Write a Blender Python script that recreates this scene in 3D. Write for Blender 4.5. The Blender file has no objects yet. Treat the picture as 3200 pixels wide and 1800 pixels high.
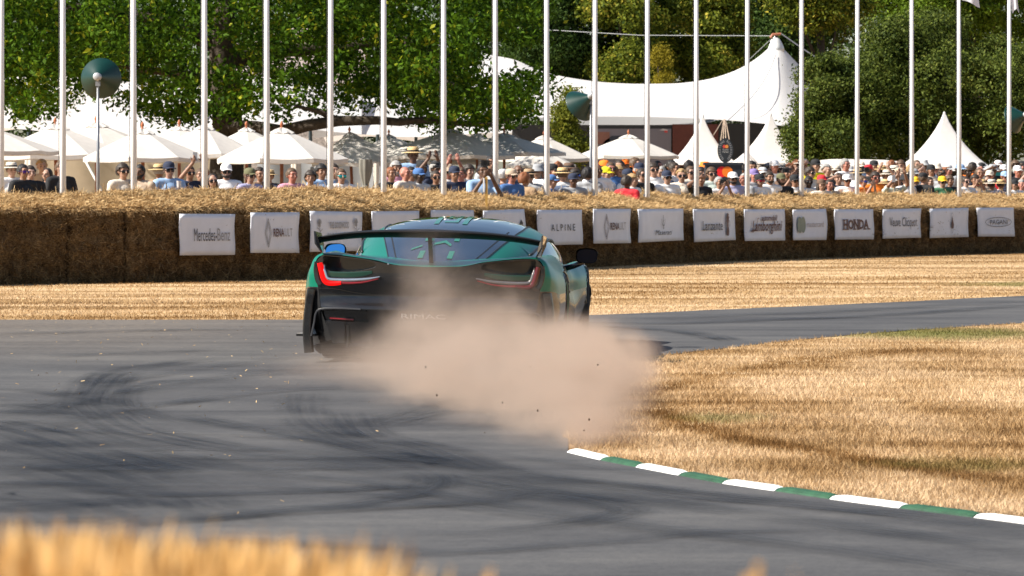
import bpy, math, random
import numpy as np
from mathutils import Vector, Matrix
R = math.radians
C = bpy.context.scene.collection
S = bpy.context.scene
random.seed(7)
RNG = np.random.default_rng(11)

# ------------------------------------------------------------------ camera, sky, sun, exposure
F, HC, VH = 12000.0, 1.37, 576.0        # focal length in photo pixels, lens height, horizon row
cam = bpy.data.cameras.new('camera'); cam_ob = bpy.data.objects.new('camera', cam); C.objects.link(cam_ob)
cam_ob.location = (0, 0, HC); cam_ob.rotation_euler = (R(90), 0, 0)
cam.lens = 135; cam.sensor_width = 36; cam.sensor_fit = 'HORIZONTAL'
cam.shift_y = -(900 - VH) / 3200.0
cam.clip_start = 0.1; cam.clip_end = 9000
cam.dof.use_dof = True; cam.dof.focus_distance = 30.0; cam.dof.aperture_fstop = 13.0
S.camera = cam_ob
SUN_EL, SUN_DIR = R(41), (-0.95, -0.27)  # towards the sun, in plan
W = bpy.data.worlds.new('World'); S.world = W; W.use_nodes = True
wn = W.node_tree.nodes; wl = W.node_tree.links
sky = wn.new('ShaderNodeTexSky'); sky.sky_type = 'NISHITA'; sky.sun_disc = False
sky.sun_elevation = SUN_EL; sky.sun_rotation = math.atan2(SUN_DIR[0], SUN_DIR[1])
sky.air_density = 1.0; sky.dust_density = 1.0
bg = wn['Background']; wl.new(sky.outputs[0], bg.inputs[0]); bg.inputs[1].default_value = 0.066
sl = bpy.data.lights.new('sun', 'SUN'); sl.energy = 5.0; sl.angle = R(0.55); sl.color = (1.0, 0.93, 0.82)
sun_ob = bpy.data.objects.new('sun', sl); C.objects.link(sun_ob); sun_ob.location = (-20, 10, 30)
_h = math.cos(SUN_EL) / math.hypot(*SUN_DIR)
sun_ob.rotation_euler = Vector((SUN_DIR[0]*_h, SUN_DIR[1]*_h, math.sin(SUN_EL))).to_track_quat('Z', 'Y').to_euler()
S.view_settings.view_transform = 'Standard'; S.view_settings.look = 'None'
S.view_settings.exposure = 0.98; S.view_settings.gamma = 1.0; S.view_settings.use_curve_mapping = False
S.render.engine = 'CYCLES'
S.cycles.use_denoising = True
S.cycles.max_bounces = 6; S.cycles.diffuse_bounces = 3; S.cycles.glossy_bounces = 3
S.cycles.transmission_bounces = 4; S.cycles.transparent_max_bounces = 12; S.cycles.volume_bounces = 2
S.cycles.sample_clamp_indirect = 6.0
S.cycles.volume_step_rate = 0.6; S.cycles.volume_max_steps = 256

# ------------------------------------------------------------------ helpers
def P(u, v, D):
    return Vector(((u-1600)/F*D, D, HC-(v-VH)/F*D))
def G(u, v):                                        # photo pixel on the ground plane
    D = F*HC/(v-VH); return ((u-1600)/F*D, D)
def ZR(v, D): return HC-(v-VH)/F*D
def XU(u, D): return (u-1600)/F*D
def lin(x, xs, ys): return float(np.interp(x, xs, ys))
def sm(x, xs, ys):                                  # smooth (pchip-like) interpolation
    xs = np.asarray(xs, float); ys = np.asarray(ys, float); x = np.asarray(x, float)
    d = np.diff(ys)/np.diff(xs); m = np.zeros(len(xs)); m[0] = d[0]; m[-1] = d[-1]
    for i in range(1, len(xs)-1):
        m[i] = 0 if d[i-1]*d[i] <= 0 else 2*d[i-1]*d[i]/(d[i-1]+d[i])
    xc = np.clip(x, xs[0], xs[-1]); k = np.clip(np.searchsorted(xs, xc)-1, 0, len(xs)-2)
    h = xs[k+1]-xs[k]; t = (xc-xs[k])/h
    return ((2*t**3-3*t**2+1)*ys[k] + (t**3-2*t**2+t)*h*m[k] + (-2*t**3+3*t**2)*ys[k+1] + (t**3-t**2)*h*m[k+1])
def vnoise(p, seed=0):                               # value noise on (n,3)
    p = np.asarray(p, float); i = np.floor(p).astype(np.int64); f = p-i; f = f*f*(3-2*f)
    def h(ix, iy, iz):
        n = (ix*374761393+iy*668265263+iz*2147483647+seed*974634777) & 0xffffffff
        n = ((n ^ (n >> 13))*1274126177) & 0xffffffff
        return ((n ^ (n >> 16)) & 0xffff)/65535.0
    r = 0
    for dx in (0, 1):
        for dy in (0, 1):
            for dz in (0, 1):
                w = (f[:, 0] if dx else 1-f[:, 0])*(f[:, 1] if dy else 1-f[:, 1])*(f[:, 2] if dz else 1-f[:, 2])
                r = r + w*h(i[:, 0]+dx, i[:, 1]+dy, i[:, 2]+dz)
    return r

def tag(o, label=None, cat=None, group=None, kind=None):
    if label: o['label'] = label
    if cat: o['category'] = cat
    if group: o['group'] = group
    if kind: o['kind'] = kind
    return o
def thing(name, label, cat, loc=(0, 0, 0), rot=(0, 0, 0), group=None):
    o = bpy.data.objects.new(name, None); C.objects.link(o); o.empty_display_size = .1
    o.location = loc; o.rotation_euler = rot
    return tag(o, label, cat, group)
def link(name, me, m, parent=None, own=False):
    o = bpy.data.objects.new(name, me); C.objects.link(o)
    if parent is not None: o.parent = parent
    if own:
        o.material_slots[0].link = 'OBJECT'; o.material_slots[0].material = m
    return o
def mesh_np(name, V, faces, m=None, smooth=False):
    """V (n,3); faces: list of index tuples, or an (n,k) array"""
    me = bpy.data.meshes.new(name); V = np.asarray(V, np.float32)
    if isinstance(faces, np.ndarray):
        k = faces.shape[1]; nf = len(faces)
        me.vertices.add(len(V)); me.vertices.foreach_set('co', V.ravel())
        me.loops.add(nf*k); me.loops.foreach_set('vertex_index', faces.astype(np.int32).ravel())
        me.polygons.add(nf); me.polygons.foreach_set('loop_start', np.arange(0, nf*k, k, dtype=np.int32))
        me.update(calc_edges=True)
    else:
        me.from_pydata(V.tolist(), [], faces); me.update()
    if smooth: me.polygons.foreach_set('use_smooth', np.ones(len(me.polygons), bool))
    if m: me.materials.append(m)
    return me
def mobj(name, V, faces, m, parent=None, smooth=False):
    return link(name, mesh_np(name, V, faces, m, smooth), m, parent)

class MB:
    def __init__(s): s.v = []; s.f = []
    def add(s, V, Fs):
        b = len(s.v); s.v.extend([tuple(map(float, p)) for p in V]); s.f.extend([tuple(b+i for i in f) for f in Fs]); return s
    def box(s, a, b, M=None):
        (x0, y0, z0), (x1, y1, z1) = a, b
        V = [(x0,y0,z0),(x1,y0,z0),(x1,y1,z0),(x0,y1,z0),(x0,y0,z1),(x1,y0,z1),(x1,y1,z1),(x0,y1,z1)]
        if M is not None: V = [tuple(M @ Vector(p)) for p in V]
        return s.add(V, [(3,2,1,0),(4,5,6,7),(0,1,5,4),(1,2,6,5),(2,3,7,6),(3,0,4,7)])
    def tube(s, pts, r, seg=8, cap=True):
        pts = [Vector(p) for p in pts]; n = len(pts)
        rr = r if hasattr(r, '__len__') else [r]*n
        V = []; Fs = []; up = None
        for i, p in enumerate(pts):
            t = (pts[min(i+1, n-1)]-pts[max(i-1, 0)])
            t = t.normalized() if t.length > 1e-9 else Vector((0, 0, 1))
            if up is None:
                a = Vector((0, 0, 1)) if abs(t.z) < .9 else Vector((1, 0, 0)); up = a
            x = t.cross(up); 
            if x.length < 1e-6: x = t.cross(Vector((0, 1, 0)))
            x.normalize(); y = x.cross(t).normalized(); up = y
            for k in range(seg):
                a = 2*math.pi*k/seg; V.append(p+(x*math.cos(a)+y*math.sin(a))*rr[i])
        for i in range(n-1):
            for k in range(seg):
                k2 = (k+1) % seg; Fs.append((i*seg+k, i*seg+k2, (i+1)*seg+k2, (i+1)*seg+k))
        if cap: Fs.append(tuple(range(seg-1, -1, -1))); Fs.append(tuple((n-1)*seg+k for k in range(seg)))
        return s.add(V, Fs)
    def capsule(s, p0, p1, r0, r1, seg=10):
        p0 = Vector(p0); p1 = Vector(p1); d = (p1-p0); d = d.normalized() if d.length > 1e-6 else Vector((0, 0, 1))
        pts = []; rr = []
        for a in (-80, -50, -20, 0): pts.append(p0+d*r0*math.sin(R(a))); rr.append(r0*math.cos(R(a)))
        for a in (0, 20, 50, 80): pts.append(p1+d*r1*math.sin(R(a))); rr.append(r1*math.cos(R(a)))
        return s.tube(pts, rr, seg)
    def ell(s, c, r, nu=14, nv=9, M=None):
        V = []; Fs = []
        for j in range(nv+1):
            th = math.pi*j/nv
            for i in range(nu):
                a = 2*math.pi*i/nu
                p = Vector((r[0]*math.sin(th)*math.cos(a), r[1]*math.sin(th)*math.sin(a), r[2]*math.cos(th)))
                if M is not None: p = M @ p
                V.append((c[0]+p.x, c[1]+p.y, c[2]+p.z))
        for j in range(nv):
            for i in range(nu):
                i2 = (i+1) % nu; Fs.append((j*nu+i, (j+1)*nu+i, (j+1)*nu+i2, j*nu+i2))
        return s.add(V, Fs)
    def lathe(s, prof, seg=20, M=None, cap=False):
        V = []; Fs = []
        for r, z in prof:
            for k in range(seg):
                a = 2*math.pi*k/seg; p = Vector((r*math.cos(a), r*math.sin(a), z))
                V.append(M @ p if M is not None else p)
        n = len(prof)
        for i in range(n-1):
            for k in range(seg):
                k2 = (k+1) % seg; Fs.append((i*seg+k, i*seg+k2, (i+1)*seg+k2, (i+1)*seg+k))
        if cap: Fs.append(tuple(range(seg-1, -1, -1))); Fs.append(tuple((n-1)*seg+k for k in range(seg)))
        return s.add(V, Fs)
    def grid(s, rows, closed=False):                  # rows: list of equal-length point lists
        n = len(rows[0]); V = [p for r in rows for p in r]; Fs = []
        for i in range(len(rows)-1):
            for k in range(n-1 if not closed else n):
                k2 = (k+1) % n; Fs.append((i*n+k, i*n+k2, (i+1)*n+k2, (i+1)*n+k))
        return s.add(V, Fs)
    def poly(s, pts, d):                              # flat polygon given thickness vector d
        n = len(pts); d = Vector(d); A = [Vector(p) for p in pts]; V = A+[p+d for p in A]
        Fs = [tuple(range(n-1, -1, -1)), tuple(range(n, 2*n))]+[(i, (i+1) % n, n+(i+1) % n, n+i) for i in range(n)]
        return s.add(V, Fs)
    def build(s, name, m, parent=None, smooth=False):
        return mobj(name, s.v, s.f, m, parent, smooth)
    def mesh(s, name, m=None, smooth=False): return mesh_np(name, s.v, s.f, m, smooth)
def evalmesh(me, mods):
    o = bpy.data.objects.new('scratch', me); C.objects.link(o)
    for ty, kw in mods:
        md = o.modifiers.new(ty, ty)
        for k, v in kw.items(): setattr(md, k, v)
    dg = bpy.context.evaluated_depsgraph_get(); dg.update()
    r = bpy.data.meshes.new_from_object(o.evaluated_get(dg)); bpy.data.objects.remove(o)
    return r
def blades(pos, length, width, lean, rng, up=1.0, face=None):
    """one thin triangle per blade: pos (n,3) roots"""
    n = len(pos); a = rng.uniform(0, 2*np.pi, n); L = rng.uniform(*length, n); w = rng.uniform(*width, n)
    ln = rng.uniform(*lean, n)
    d = np.stack([np.cos(a)*ln, np.sin(a)*ln, up*np.sqrt(np.maximum(0.02, 1-ln**2))], 1); d /= np.linalg.norm(d, axis=1)[:, None]
    b = rng.uniform(-.9, .9, n) if face is None else np.full(n, face)
    s = np.stack([np.cos(b), np.sin(b), np.zeros(n)], 1)
    V = np.empty((n, 3, 3)); V[:, 0] = pos-s*w[:, None]/2; V[:, 1] = pos+s*w[:, None]/2; V[:, 2] = pos+d*L[:, None]
    return V.reshape(-1, 3), np.arange(n*3).reshape(-1, 3)
def straws(pos, dirs, length, width, rng):
    """stalks: thin flat quads along dirs"""
    n = len(pos); L = rng.uniform(*length, n)[:, None]; w = rng.uniform(*width, n)[:, None]
    dirs = dirs/np.linalg.norm(dirs, axis=1)[:, None]
    s = np.cross(dirs, rng.normal(size=(n, 3))); s /= np.linalg.norm(s, axis=1)[:, None]
    V = np.empty((n, 4, 3)); V[:, 0] = pos-s*w/2; V[:, 1] = pos+s*w/2; V[:, 2] = pos+dirs*L+s*w/2; V[:, 3] = pos+dirs*L-s*w/2
    return V.reshape(-1, 3), np.arange(n*4).reshape(-1, 4)
def leafmesh(pos, size, rng, upb=.35, out=None):
    """one folded-looking leaf quad per position"""
    n = len(pos); a = rng.normal(size=(n, 3)); a /= np.linalg.norm(a, axis=1)[:, None]
    nrm = rng.normal(size=(n, 3))*.75; nrm[:, 2] += upb
    if out is not None: nrm += out*.6
    nrm /= np.linalg.norm(nrm, axis=1)[:, None]
    t = np.cross(nrm, a); t /= np.linalg.norm(t, axis=1)[:, None]; b = np.cross(nrm, t)
    L = rng.uniform(*size, n)[:, None]; Wd = L*rng.uniform(.38, .6, n)[:, None]
    V = np.empty((n, 4, 3)); V[:, 0] = pos-t*L/2; V[:, 1] = pos+b*Wd/2+nrm*L*.08; V[:, 2] = pos+t*L/2; V[:, 3] = pos-b*Wd/2+nrm*L*.08
    return V.reshape(-1, 3), np.arange(n*4).reshape(-1, 4)

# ------------------------------------------------------------------ materials
MATS = {}
def _new(name):
    m = bpy.data.materials.new(name); m.use_nodes = True; nt = m.node_tree
    return m, nt, nt.nodes, nt.links, nt.nodes['Principled BSDF']
def mat(name, col, rough=.6, metal=0., coat=0., var=.12, scale=8., bump=0., bscale=40., spec=.5, emit=None, es=1., trans=0., coord='Object', sheen=0.):
    if name in MATS: return MATS[name]
    m, nt, N, L, b = _new(name)
    b.inputs['Roughness'].default_value = rough; b.inputs['Metallic'].default_value = metal
    b.inputs['Specular IOR Level'].default_value = spec
    if coat: b.inputs['Coat Weight'].default_value = coat; b.inputs['Coat Roughness'].default_value = .03
    tc = N.new('ShaderNodeTexCoord'); nz = N.new('ShaderNodeTexNoise'); nz.inputs['Scale'].default_value = scale
    nz.inputs['Detail'].default_value = 4; L.new(tc.outputs[coord], nz.inputs['Vector'])
    cr = N.new('ShaderNodeValToRGB'); L.new(nz.outputs[0], cr.inputs[0])
    c0 = [c*(1-var) for c in col]; c1 = [min(1, c*(1+var)) for c in col]
    cr.color_ramp.elements[0].position = .3; cr.color_ramp.elements[1].position = .7
    cr.color_ramp.elements[0].color = (*c0, 1); cr.color_ramp.elements[1].color = (*c1, 1)
    L.new(cr.outputs[0], b.inputs['Base Color'])
    if bump:
        n2 = N.new('ShaderNodeTexNoise'); n2.inputs['Scale'].default_value = bscale; n2.inputs['Detail'].default_value = 5
        L.new(tc.outputs[coord], n2.inputs['Vector'])
        bp = N.new('ShaderNodeBump'); bp.inputs['Strength'].default_value = bump; bp.inputs['Distance'].default_value = .02
        L.new(n2.outputs[0], bp.inputs['Height']); L.new(bp.outputs[0], b.inputs['Normal'])
    if emit: b.inputs['Emission Color'].default_value = (*emit, 1); b.inputs['Emission Strength'].default_value = es
    if trans:
        tr = N.new('ShaderNodeBsdfTranslucent'); L.new(cr.outputs[0], tr.inputs[0])
        mx = N.new('ShaderNodeMixShader'); mx.inputs[0].default_value = trans
        L.new(b.outputs[0], mx.inputs[1]); L.new(tr.outputs[0], mx.inputs[2]); L.new(mx.outputs[0], N['Material Output'].inputs[0])
    MATS[name] = m; return m
def leafmat(name, dark, light, yellow=None, yf=.0, trans=.35, clump=1.2):
    if name in MATS: return MATS[name]
    m, nt, N, L, b = _new(name)
    g = N.new('ShaderNodeNewGeometry'); nz = N.new('ShaderNodeTexNoise'); nz.inputs['Scale'].default_value = clump; nz.inputs['Detail'].default_value = 3
    L.new(g.outputs['Position'], nz.inputs['Vector'])
    ad = N.new('ShaderNodeMath'); ad.operation = 'ADD'; L.new(g.outputs['Random Per Island'], ad.inputs[0]); L.new(nz.outputs[0], ad.inputs[1])
    dv = N.new('ShaderNodeMath'); dv.operation = 'MULTIPLY'; dv.inputs[1].default_value = .5; L.new(ad.outputs[0], dv.inputs[0])
    cr = N.new('ShaderNodeValToRGB'); L.new(dv.outputs[0], cr.inputs[0]); e = cr.color_ramp.elements
    e[0].position = .22; e[0].color = (*dark, 1); e[1].position = .72; e[1].color = (*light, 1)
    if yellow: x = e.new(.72+.16*(1-yf)); x.color = (*yellow, 1)
    L.new(cr.outputs[0], b.inputs['Base Color']); b.inputs['Roughness'].default_value = .6; b.inputs['Specular IOR Level'].default_value = .12
    tr = N.new('ShaderNodeBsdfTranslucent'); L.new(cr.outputs[0], tr.inputs[0])
    mx = N.new('ShaderNodeMixShader'); mx.inputs[0].default_value = trans
    L.new(b.outputs[0], mx.inputs[1]); L.new(tr.outputs[0], mx.inputs[2]); L.new(mx.outputs[0], N['Material Output'].inputs[0])
    MATS[name] = m; return m
def math_n(nt, op, a, b=None, c=None, clamp=False):
    n = nt.nodes.new('ShaderNodeMath'); n.operation = op; n.use_clamp = clamp
    for i, x in enumerate((a, b, c)):
        if x is None: continue
        if isinstance(x, (int, float)): n.inputs[i].default_value = x
        else: nt.links.new(x, n.inputs[i])
    return n.outputs[0]
def noise_n(nt, vec, scale, detail=4, rough=.5, mapping=None):
    if mapping:
        mp = nt.nodes.new('ShaderNodeMapping'); mp.inputs['Rotation'].default_value = (0, 0, mapping[0]); mp.inputs['Scale'].default_value = mapping[1]
        if len(mapping) > 2: mp.inputs['Location'].default_value = mapping[2]
        nt.links.new(vec, mp.inputs['Vector']); vec = mp.outputs[0]
    n = nt.nodes.new('ShaderNodeTexNoise'); n.inputs['Scale'].default_value = scale; n.inputs['Detail'].default_value = detail
    n.inputs['Roughness'].default_value = rough
    nt.links.new(vec, n.inputs['Vector']); return n.outputs[0]
def ramp_n(nt, fac, stops):
    cr = nt.nodes.new('ShaderNodeValToRGB'); nt.links.new(fac, cr.inputs[0]); e = cr.color_ramp.elements
    while len(e) < len(stops): e.new(.5)
    for x, (p, c) in zip(e, stops): x.position = p; x.color = (*c, 1) if len(c) == 3 else c
    return cr.outputs[0]
def mix_n(nt, fac, a, b):
    n = nt.nodes.new('ShaderNodeMix'); n.data_type = 'RGBA'
    for x, i in ((fac, 0), (a, 6), (b, 7)):
        if isinstance(x, (int, float)): n.inputs[i].default_value = x
        elif isinstance(x, tuple): n.inputs[i].default_value = (*x, 1)
        else: nt.links.new(x, n.inputs[i])
    return n.outputs[2]
def dry_grass(name, blade):
    m, nt, N, L, b = _new(name)
    pos = N.new('ShaderNodeNewGeometry').outputs['Position']
    sx = N.new('ShaderNodeSeparateXYZ'); L.new(pos, sx.inputs[0]); X, Y = sx.outputs[0], sx.outputs[1]
    nfar = noise_n(nt, pos, 1.0, 5, .55, (R(-52), (.10, .85, 1)))
    nnear = noise_n(nt, pos, 1.0, 5, .6, (R(66), (.16, 1.5, 1)))
    isfar = math_n(nt, 'MULTIPLY_ADD', Y, .25, -9.3, clamp=True)
    k = mix_n(nt, isfar, nnear, nfar)
    fine = noise_n(nt, pos, 9.0, 5, .65)
    k = math_n(nt, 'MULTIPLY_ADD', k, 2.1, -.55)
    t = math_n(nt, 'MULTIPLY_ADD', fine, .26, math_n(nt, 'MULTIPLY_ADD', k, .62, .07))
    if blade:
        rnd = N.new('ShaderNodeNewGeometry').outputs['Random Per Island']
        t = math_n(nt, 'MULTIPLY_ADD', rnd, .14, math_n(nt, 'MULTIPLY_ADD', t, .80, .075))
        ta = N.new('ShaderNodeAttribute'); ta.attribute_name = 'tone'; t = math_n(nt, 'ADD', t, ta.outputs['Fac'])
    if not blade: t = math_n(nt, 'ADD', t, -.07)
    col = ramp_n(nt, t, [(.26, (.20, .105, .036)), (.42, (.38, .238, .108)), (.54, (.555, .385, .212)), (.72, (.70, .525, .335))])
    # living green patches
    def ell(cx, cy, rx, ry):
        a = math_n(nt, 'DIVIDE', math_n(nt, 'SUBTRACT', X, cx), rx); c = math_n(nt, 'DIVIDE', math_n(nt, 'SUBTRACT', Y, cy), ry)
        d = math_n(nt, 'ADD', math_n(nt, 'MULTIPLY', a, a), math_n(nt, 'MULTIPLY', c, c))
        return math_n(nt, 'SUBTRACT', 1.0, d, clamp=True)
    g = math_n(nt, 'ADD', ell(3.9, 35.2, 1.7, 2.2), math_n(nt, 'MULTIPLY', ell(1.25, 22.4, .5, .7), .75))
    g = math_n(nt, 'ADD', g, ell(8.2, 52.5, 3.0, 2.6)); g = math_n(nt, 'ADD', g, math_n(nt, 'MULTIPLY', ell(2.2, 18.6, .9, .9), .6))
    gn = noise_n(nt, pos, 3.2, 5, .7)
    g = math_n(nt, 'MULTIPLY_ADD', gn, 1.5, math_n(nt, 'MULTIPLY_ADD', g, 1.5, -1.25), clamp=True)
    col = mix_n(nt, g, col, mix_n(nt, fine, (.075, .080, .018), (.25, .23, .07)))
    L.new(col, b.inputs['Base Color']); b.inputs['Roughness'].default_value = .85; b.inputs['Specular IOR Level'].default_value = .15
    if not blade:
        bp = N.new('ShaderNodeBump'); bp.inputs['Strength'].default_value = .6; bp.inputs['Distance'].default_value = .04
        L.new(noise_n(nt, pos, 30, 6, .7), bp.inputs['Height']); L.new(bp.outputs[0], b.inputs['Normal'])
    else:
        tr = N.new('ShaderNodeBsdfTranslucent'); L.new(col, tr.inputs[0]); mx = N.new('ShaderNodeMixShader'); mx.inputs[0].default_value = .3
        L.new(b.outputs[0], mx.inputs[1]); L.new(tr.outputs[0], mx.inputs[2]); L.new(mx.outputs[0], N['Material Output'].inputs[0])
    MATS[name] = m; return m
def asphalt():
    m, nt, N, L, b = _new('asphalt')
    pos = N.new('ShaderNodeNewGeometry').outputs['Position']
    sx = N.new('ShaderNodeSeparateXYZ'); L.new(pos, sx.inputs[0])
    big = noise_n(nt, pos, .45, 5, .6); swirl = noise_n(nt, pos, 1.0, 5, .6, (R(38), (.22, 1.3, 1)))
    fine = noise_n(nt, pos, 55, 4, .75); mid = noise_n(nt, pos, 12, 5, .65)
    t = math_n(nt, 'MULTIPLY_ADD', swirl, .5, math_n(nt, 'MULTIPLY_ADD', big, .48, -.09))
    t = math_n(nt, 'MULTIPLY_ADD', fine, .30, math_n(nt, 'MULTIPLY_ADD', mid, .20, math_n(nt, 'MULTIPLY_ADD', t, .9, -.06)))
    col = ramp_n(nt, t, [(.38, (.032, .032, .036)), (.56, (.073, .072, .074)), (.76, (.128, .123, .118))])
    # tan dust blown over the outer edge on the left
    dy = math_n(nt, 'MULTIPLY_ADD', sx.outputs[1], .11, -3.1, clamp=True); dx = math_n(nt, 'MULTIPLY_ADD', sx.outputs[0], -.35, -.2, clamp=True)
    dust = math_n(nt, 'MULTIPLY', math_n(nt, 'MULTIPLY', dx, dy), math_n(nt, 'MULTIPLY_ADD', mid, 1.4, -.25, clamp=True), clamp=True)
    col = mix_n(nt, math_n(nt, 'MULTIPLY', dust, .75), col, (.24, .19, .14))
    L.new(col, b.inputs['Base Color']); b.inputs['Roughness'].default_value = .82; b.inputs['Specular IOR Level'].default_value = .3
    bp = N.new('ShaderNodeBump'); bp.inputs['Strength'].default_value = .35; bp.inputs['Distance'].default_value = .01
    L.new(fine, bp.inputs['Height']); L.new(bp.outputs[0], b.inputs['Normal'])
    return m
def rubber_mark():
    m, nt, N, L, b = _new('rubber_mark')
    uv = N.new('ShaderNodeTexCoord').outputs['UV']; sx = N.new('ShaderNodeSeparateXYZ'); L.new(uv, sx.inputs[0])
    ac, al = sx.outputs[0], sx.outputs[1]
    pos = N.new('ShaderNodeNewGeometry').outputs['Position']
    edge = math_n(nt, 'SUBTRACT', 1.0, math_n(nt, 'MULTIPLY', ac, ac), clamp=True)
    st = noise_n(nt, uv, 1.0, 5, .6, (0, (5.0, .22, 1)))
    st = math_n(nt, 'MULTIPLY_ADD', st, 2.4, -.75, clamp=True)
    bl = math_n(nt, 'MULTIPLY_ADD', noise_n(nt, pos, 1.3, 3), 1.8, -.4, clamp=True)
    a = math_n(nt, 'MULTIPLY', math_n(nt, 'MULTIPLY', edge, st), bl)
    at = N.new('ShaderNodeAttribute'); at.attribute_name = 'fade'
    a = math_n(nt, 'MULTIPLY', a, at.outputs['Fac'], clamp=True)
    b.inputs['Base Color'].default_value = (.014, .015, .019, 1); b.inputs['Roughness'].default_value = .6
    tr = N.new('ShaderNodeBsdfTransparent'); mx = N.new('ShaderNodeMixShader')
    L.new(a, mx.inputs[0]); L.new(tr.outputs[0], mx.inputs[1]); L.new(b.outputs[0], mx.inputs[2]); L.new(mx.outputs[0], N['Material Output'].inputs[0])
    return m
def straw_mat(name, cols):
    m, nt, N, L, b = _new(name)
    g = N.new('ShaderNodeNewGeometry'); n = noise_n(nt, g.outputs['Position'], 7, 5, .7)
    t = math_n(nt, 'MULTIPLY_ADD', g.outputs['Random Per Island'], .5, math_n(nt, 'MULTIPLY', n, .5))
    L.new(ramp_n(nt, t, cols), b.inputs['Base Color']); b.inputs['Roughness'].default_value = .7; b.inputs['Specular IOR Level'].default_value = .25
    MATS[name] = m; return m
def bale_mat():
    m, nt, N, L, b = _new('bale_straw')
    tc = N.new('ShaderNodeTexCoord').outputs['Object']
    n1 = noise_n(nt, tc, 1.0, 6, .7, (0, (30, 30, 70))); n2 = noise_n(nt, tc, 6, 5, .6)
    t = math_n(nt, 'MULTIPLY_ADD', n1, .6, math_n(nt, 'MULTIPLY', n2, .4))
    L.new(ramp_n(nt, t, [(.38, (.022, .013, .006)), (.5, (.20, .12, .052)), (.62, (.46, .30, .145))]), b.inputs['Base Color'])
    b.inputs['Roughness'].default_value = .9; b.inputs['Specular IOR Level'].default_value = .1
    bp = N.new('ShaderNodeBump'); bp.inputs['Strength'].default_value = 1.0; bp.inputs['Distance'].default_value = .09
    L.new(t, bp.inputs['Height']); L.new(bp.outputs[0], b.inputs['Normal'])
    return m
WHITE = mat('white_paint', (.80, .80, .80), .35, var=.03)
CANVAS = mat('cream_canvas', (.64, .61, .57), .85, var=.05, trans=.16)
TENT = mat('white_tent_fabric', (.80, .79, .78), .6, var=.03, trans=.32)
WOOD = mat('red_brown_wood', (.22, .07, .03), .5, var=.25, scale=20)
STEEL = mat('grey_steel', (.30, .31, .33), .4, metal=.6, var=.1)
BLACK = mat('black_trim', (.012, .012, .014), .4, var=.2)
ROPE = mat('dark_rope', (.05, .05, .06), .8)
BARK = mat('bark', (.055, .042, .03), .95, var=.4, scale=14, bump=.8, bscale=30)
# ------------------------------------------------------------------ ground, track, kerb
GRASS = dry_grass('dry_grass_ground', False); BLADE = dry_grass('dry_grass_blade', True)
gv = [(-4000, -200, 0), (4000, -200, 0), (4000, 6000, 0), (-4000, 6000, 0)]
tag(mobj('ground', gv, [(0, 1, 2, 3)], GRASS), 'wide dry straw coloured grass ground under the whole track side', None, None, 'structure')

outer = [(-45, 41), (-20, 39.3), (-5.2, 38.8), (-2.15, 38.8), (-.6, 39.2), (.87, 40.2), (2.84, 42.6), (4.46, 44.6), (6.28, 47.1), (12, 55), (30, 80)]
kerb_px = [(1775, 1415), (1880, 1440), (1990, 1462), (2125, 1488), (2260, 1513), (2425, 1537), (2595, 1562), (2815, 1591), (3045, 1620), (3300, 1653)]
kerb_line = [G(u, v) for u, v in kerb_px]
inner = [(30, 71), (12, 47.8), (5.05, 37.9), (3.2, 35.1), (1.88, 32.3), (.95, 29.9), (.62, 27.6), (.44, 25), (.34, 22.5), (.28, 20.6)]
near = [(3.4, 12.5), (5.2, 8.0), (-45, 8.0)]
def fine_curve(pts, n=8):
    p = [np.array(q, float) for q in pts]; out = []
    for i in range(len(p)-1):
        a = p[max(i-1, 0)]; b = p[i]; c = p[i+1]; d = p[min(i+2, len(p)-1)]
        for k in range(n):
            t = k/n; out.append(.5*((2*b)+(-a+c)*t+(2*a-5*b+4*c-d)*t*t+(-a+3*b-3*c+d)*t**3))
    out.append(p[-1]); return out
edge_out = fine_curve(outer, 6); edge_in = fine_curve(inner, 6)
rg = random.Random(3)
def ragged(c, a): return [(x+rg.uniform(-a, a), y+rg.uniform(-a, a)) for x, y in c]
edge_out = ragged(edge_out, .03); edge_in = ragged(edge_in, .025)
ring = edge_out+edge_in+kerb_line+near
from mathutils.geometry import tessellate_polygon
tri = tessellate_polygon([[Vector((x, y, 0)) for x, y in ring]])
ASPH = asphalt()
track = mobj('track', [(x, y, .004) for x, y in ring], [tuple(t) if True else t for t in tri], ASPH)
me = track.data
if me.polygons[0].normal.z < 0: me.flip_normals()
tag(track, 'grey asphalt race track bending right, streaked with dark tyre marks', None, None, 'structure')
RUB = rubber_mark()
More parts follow.
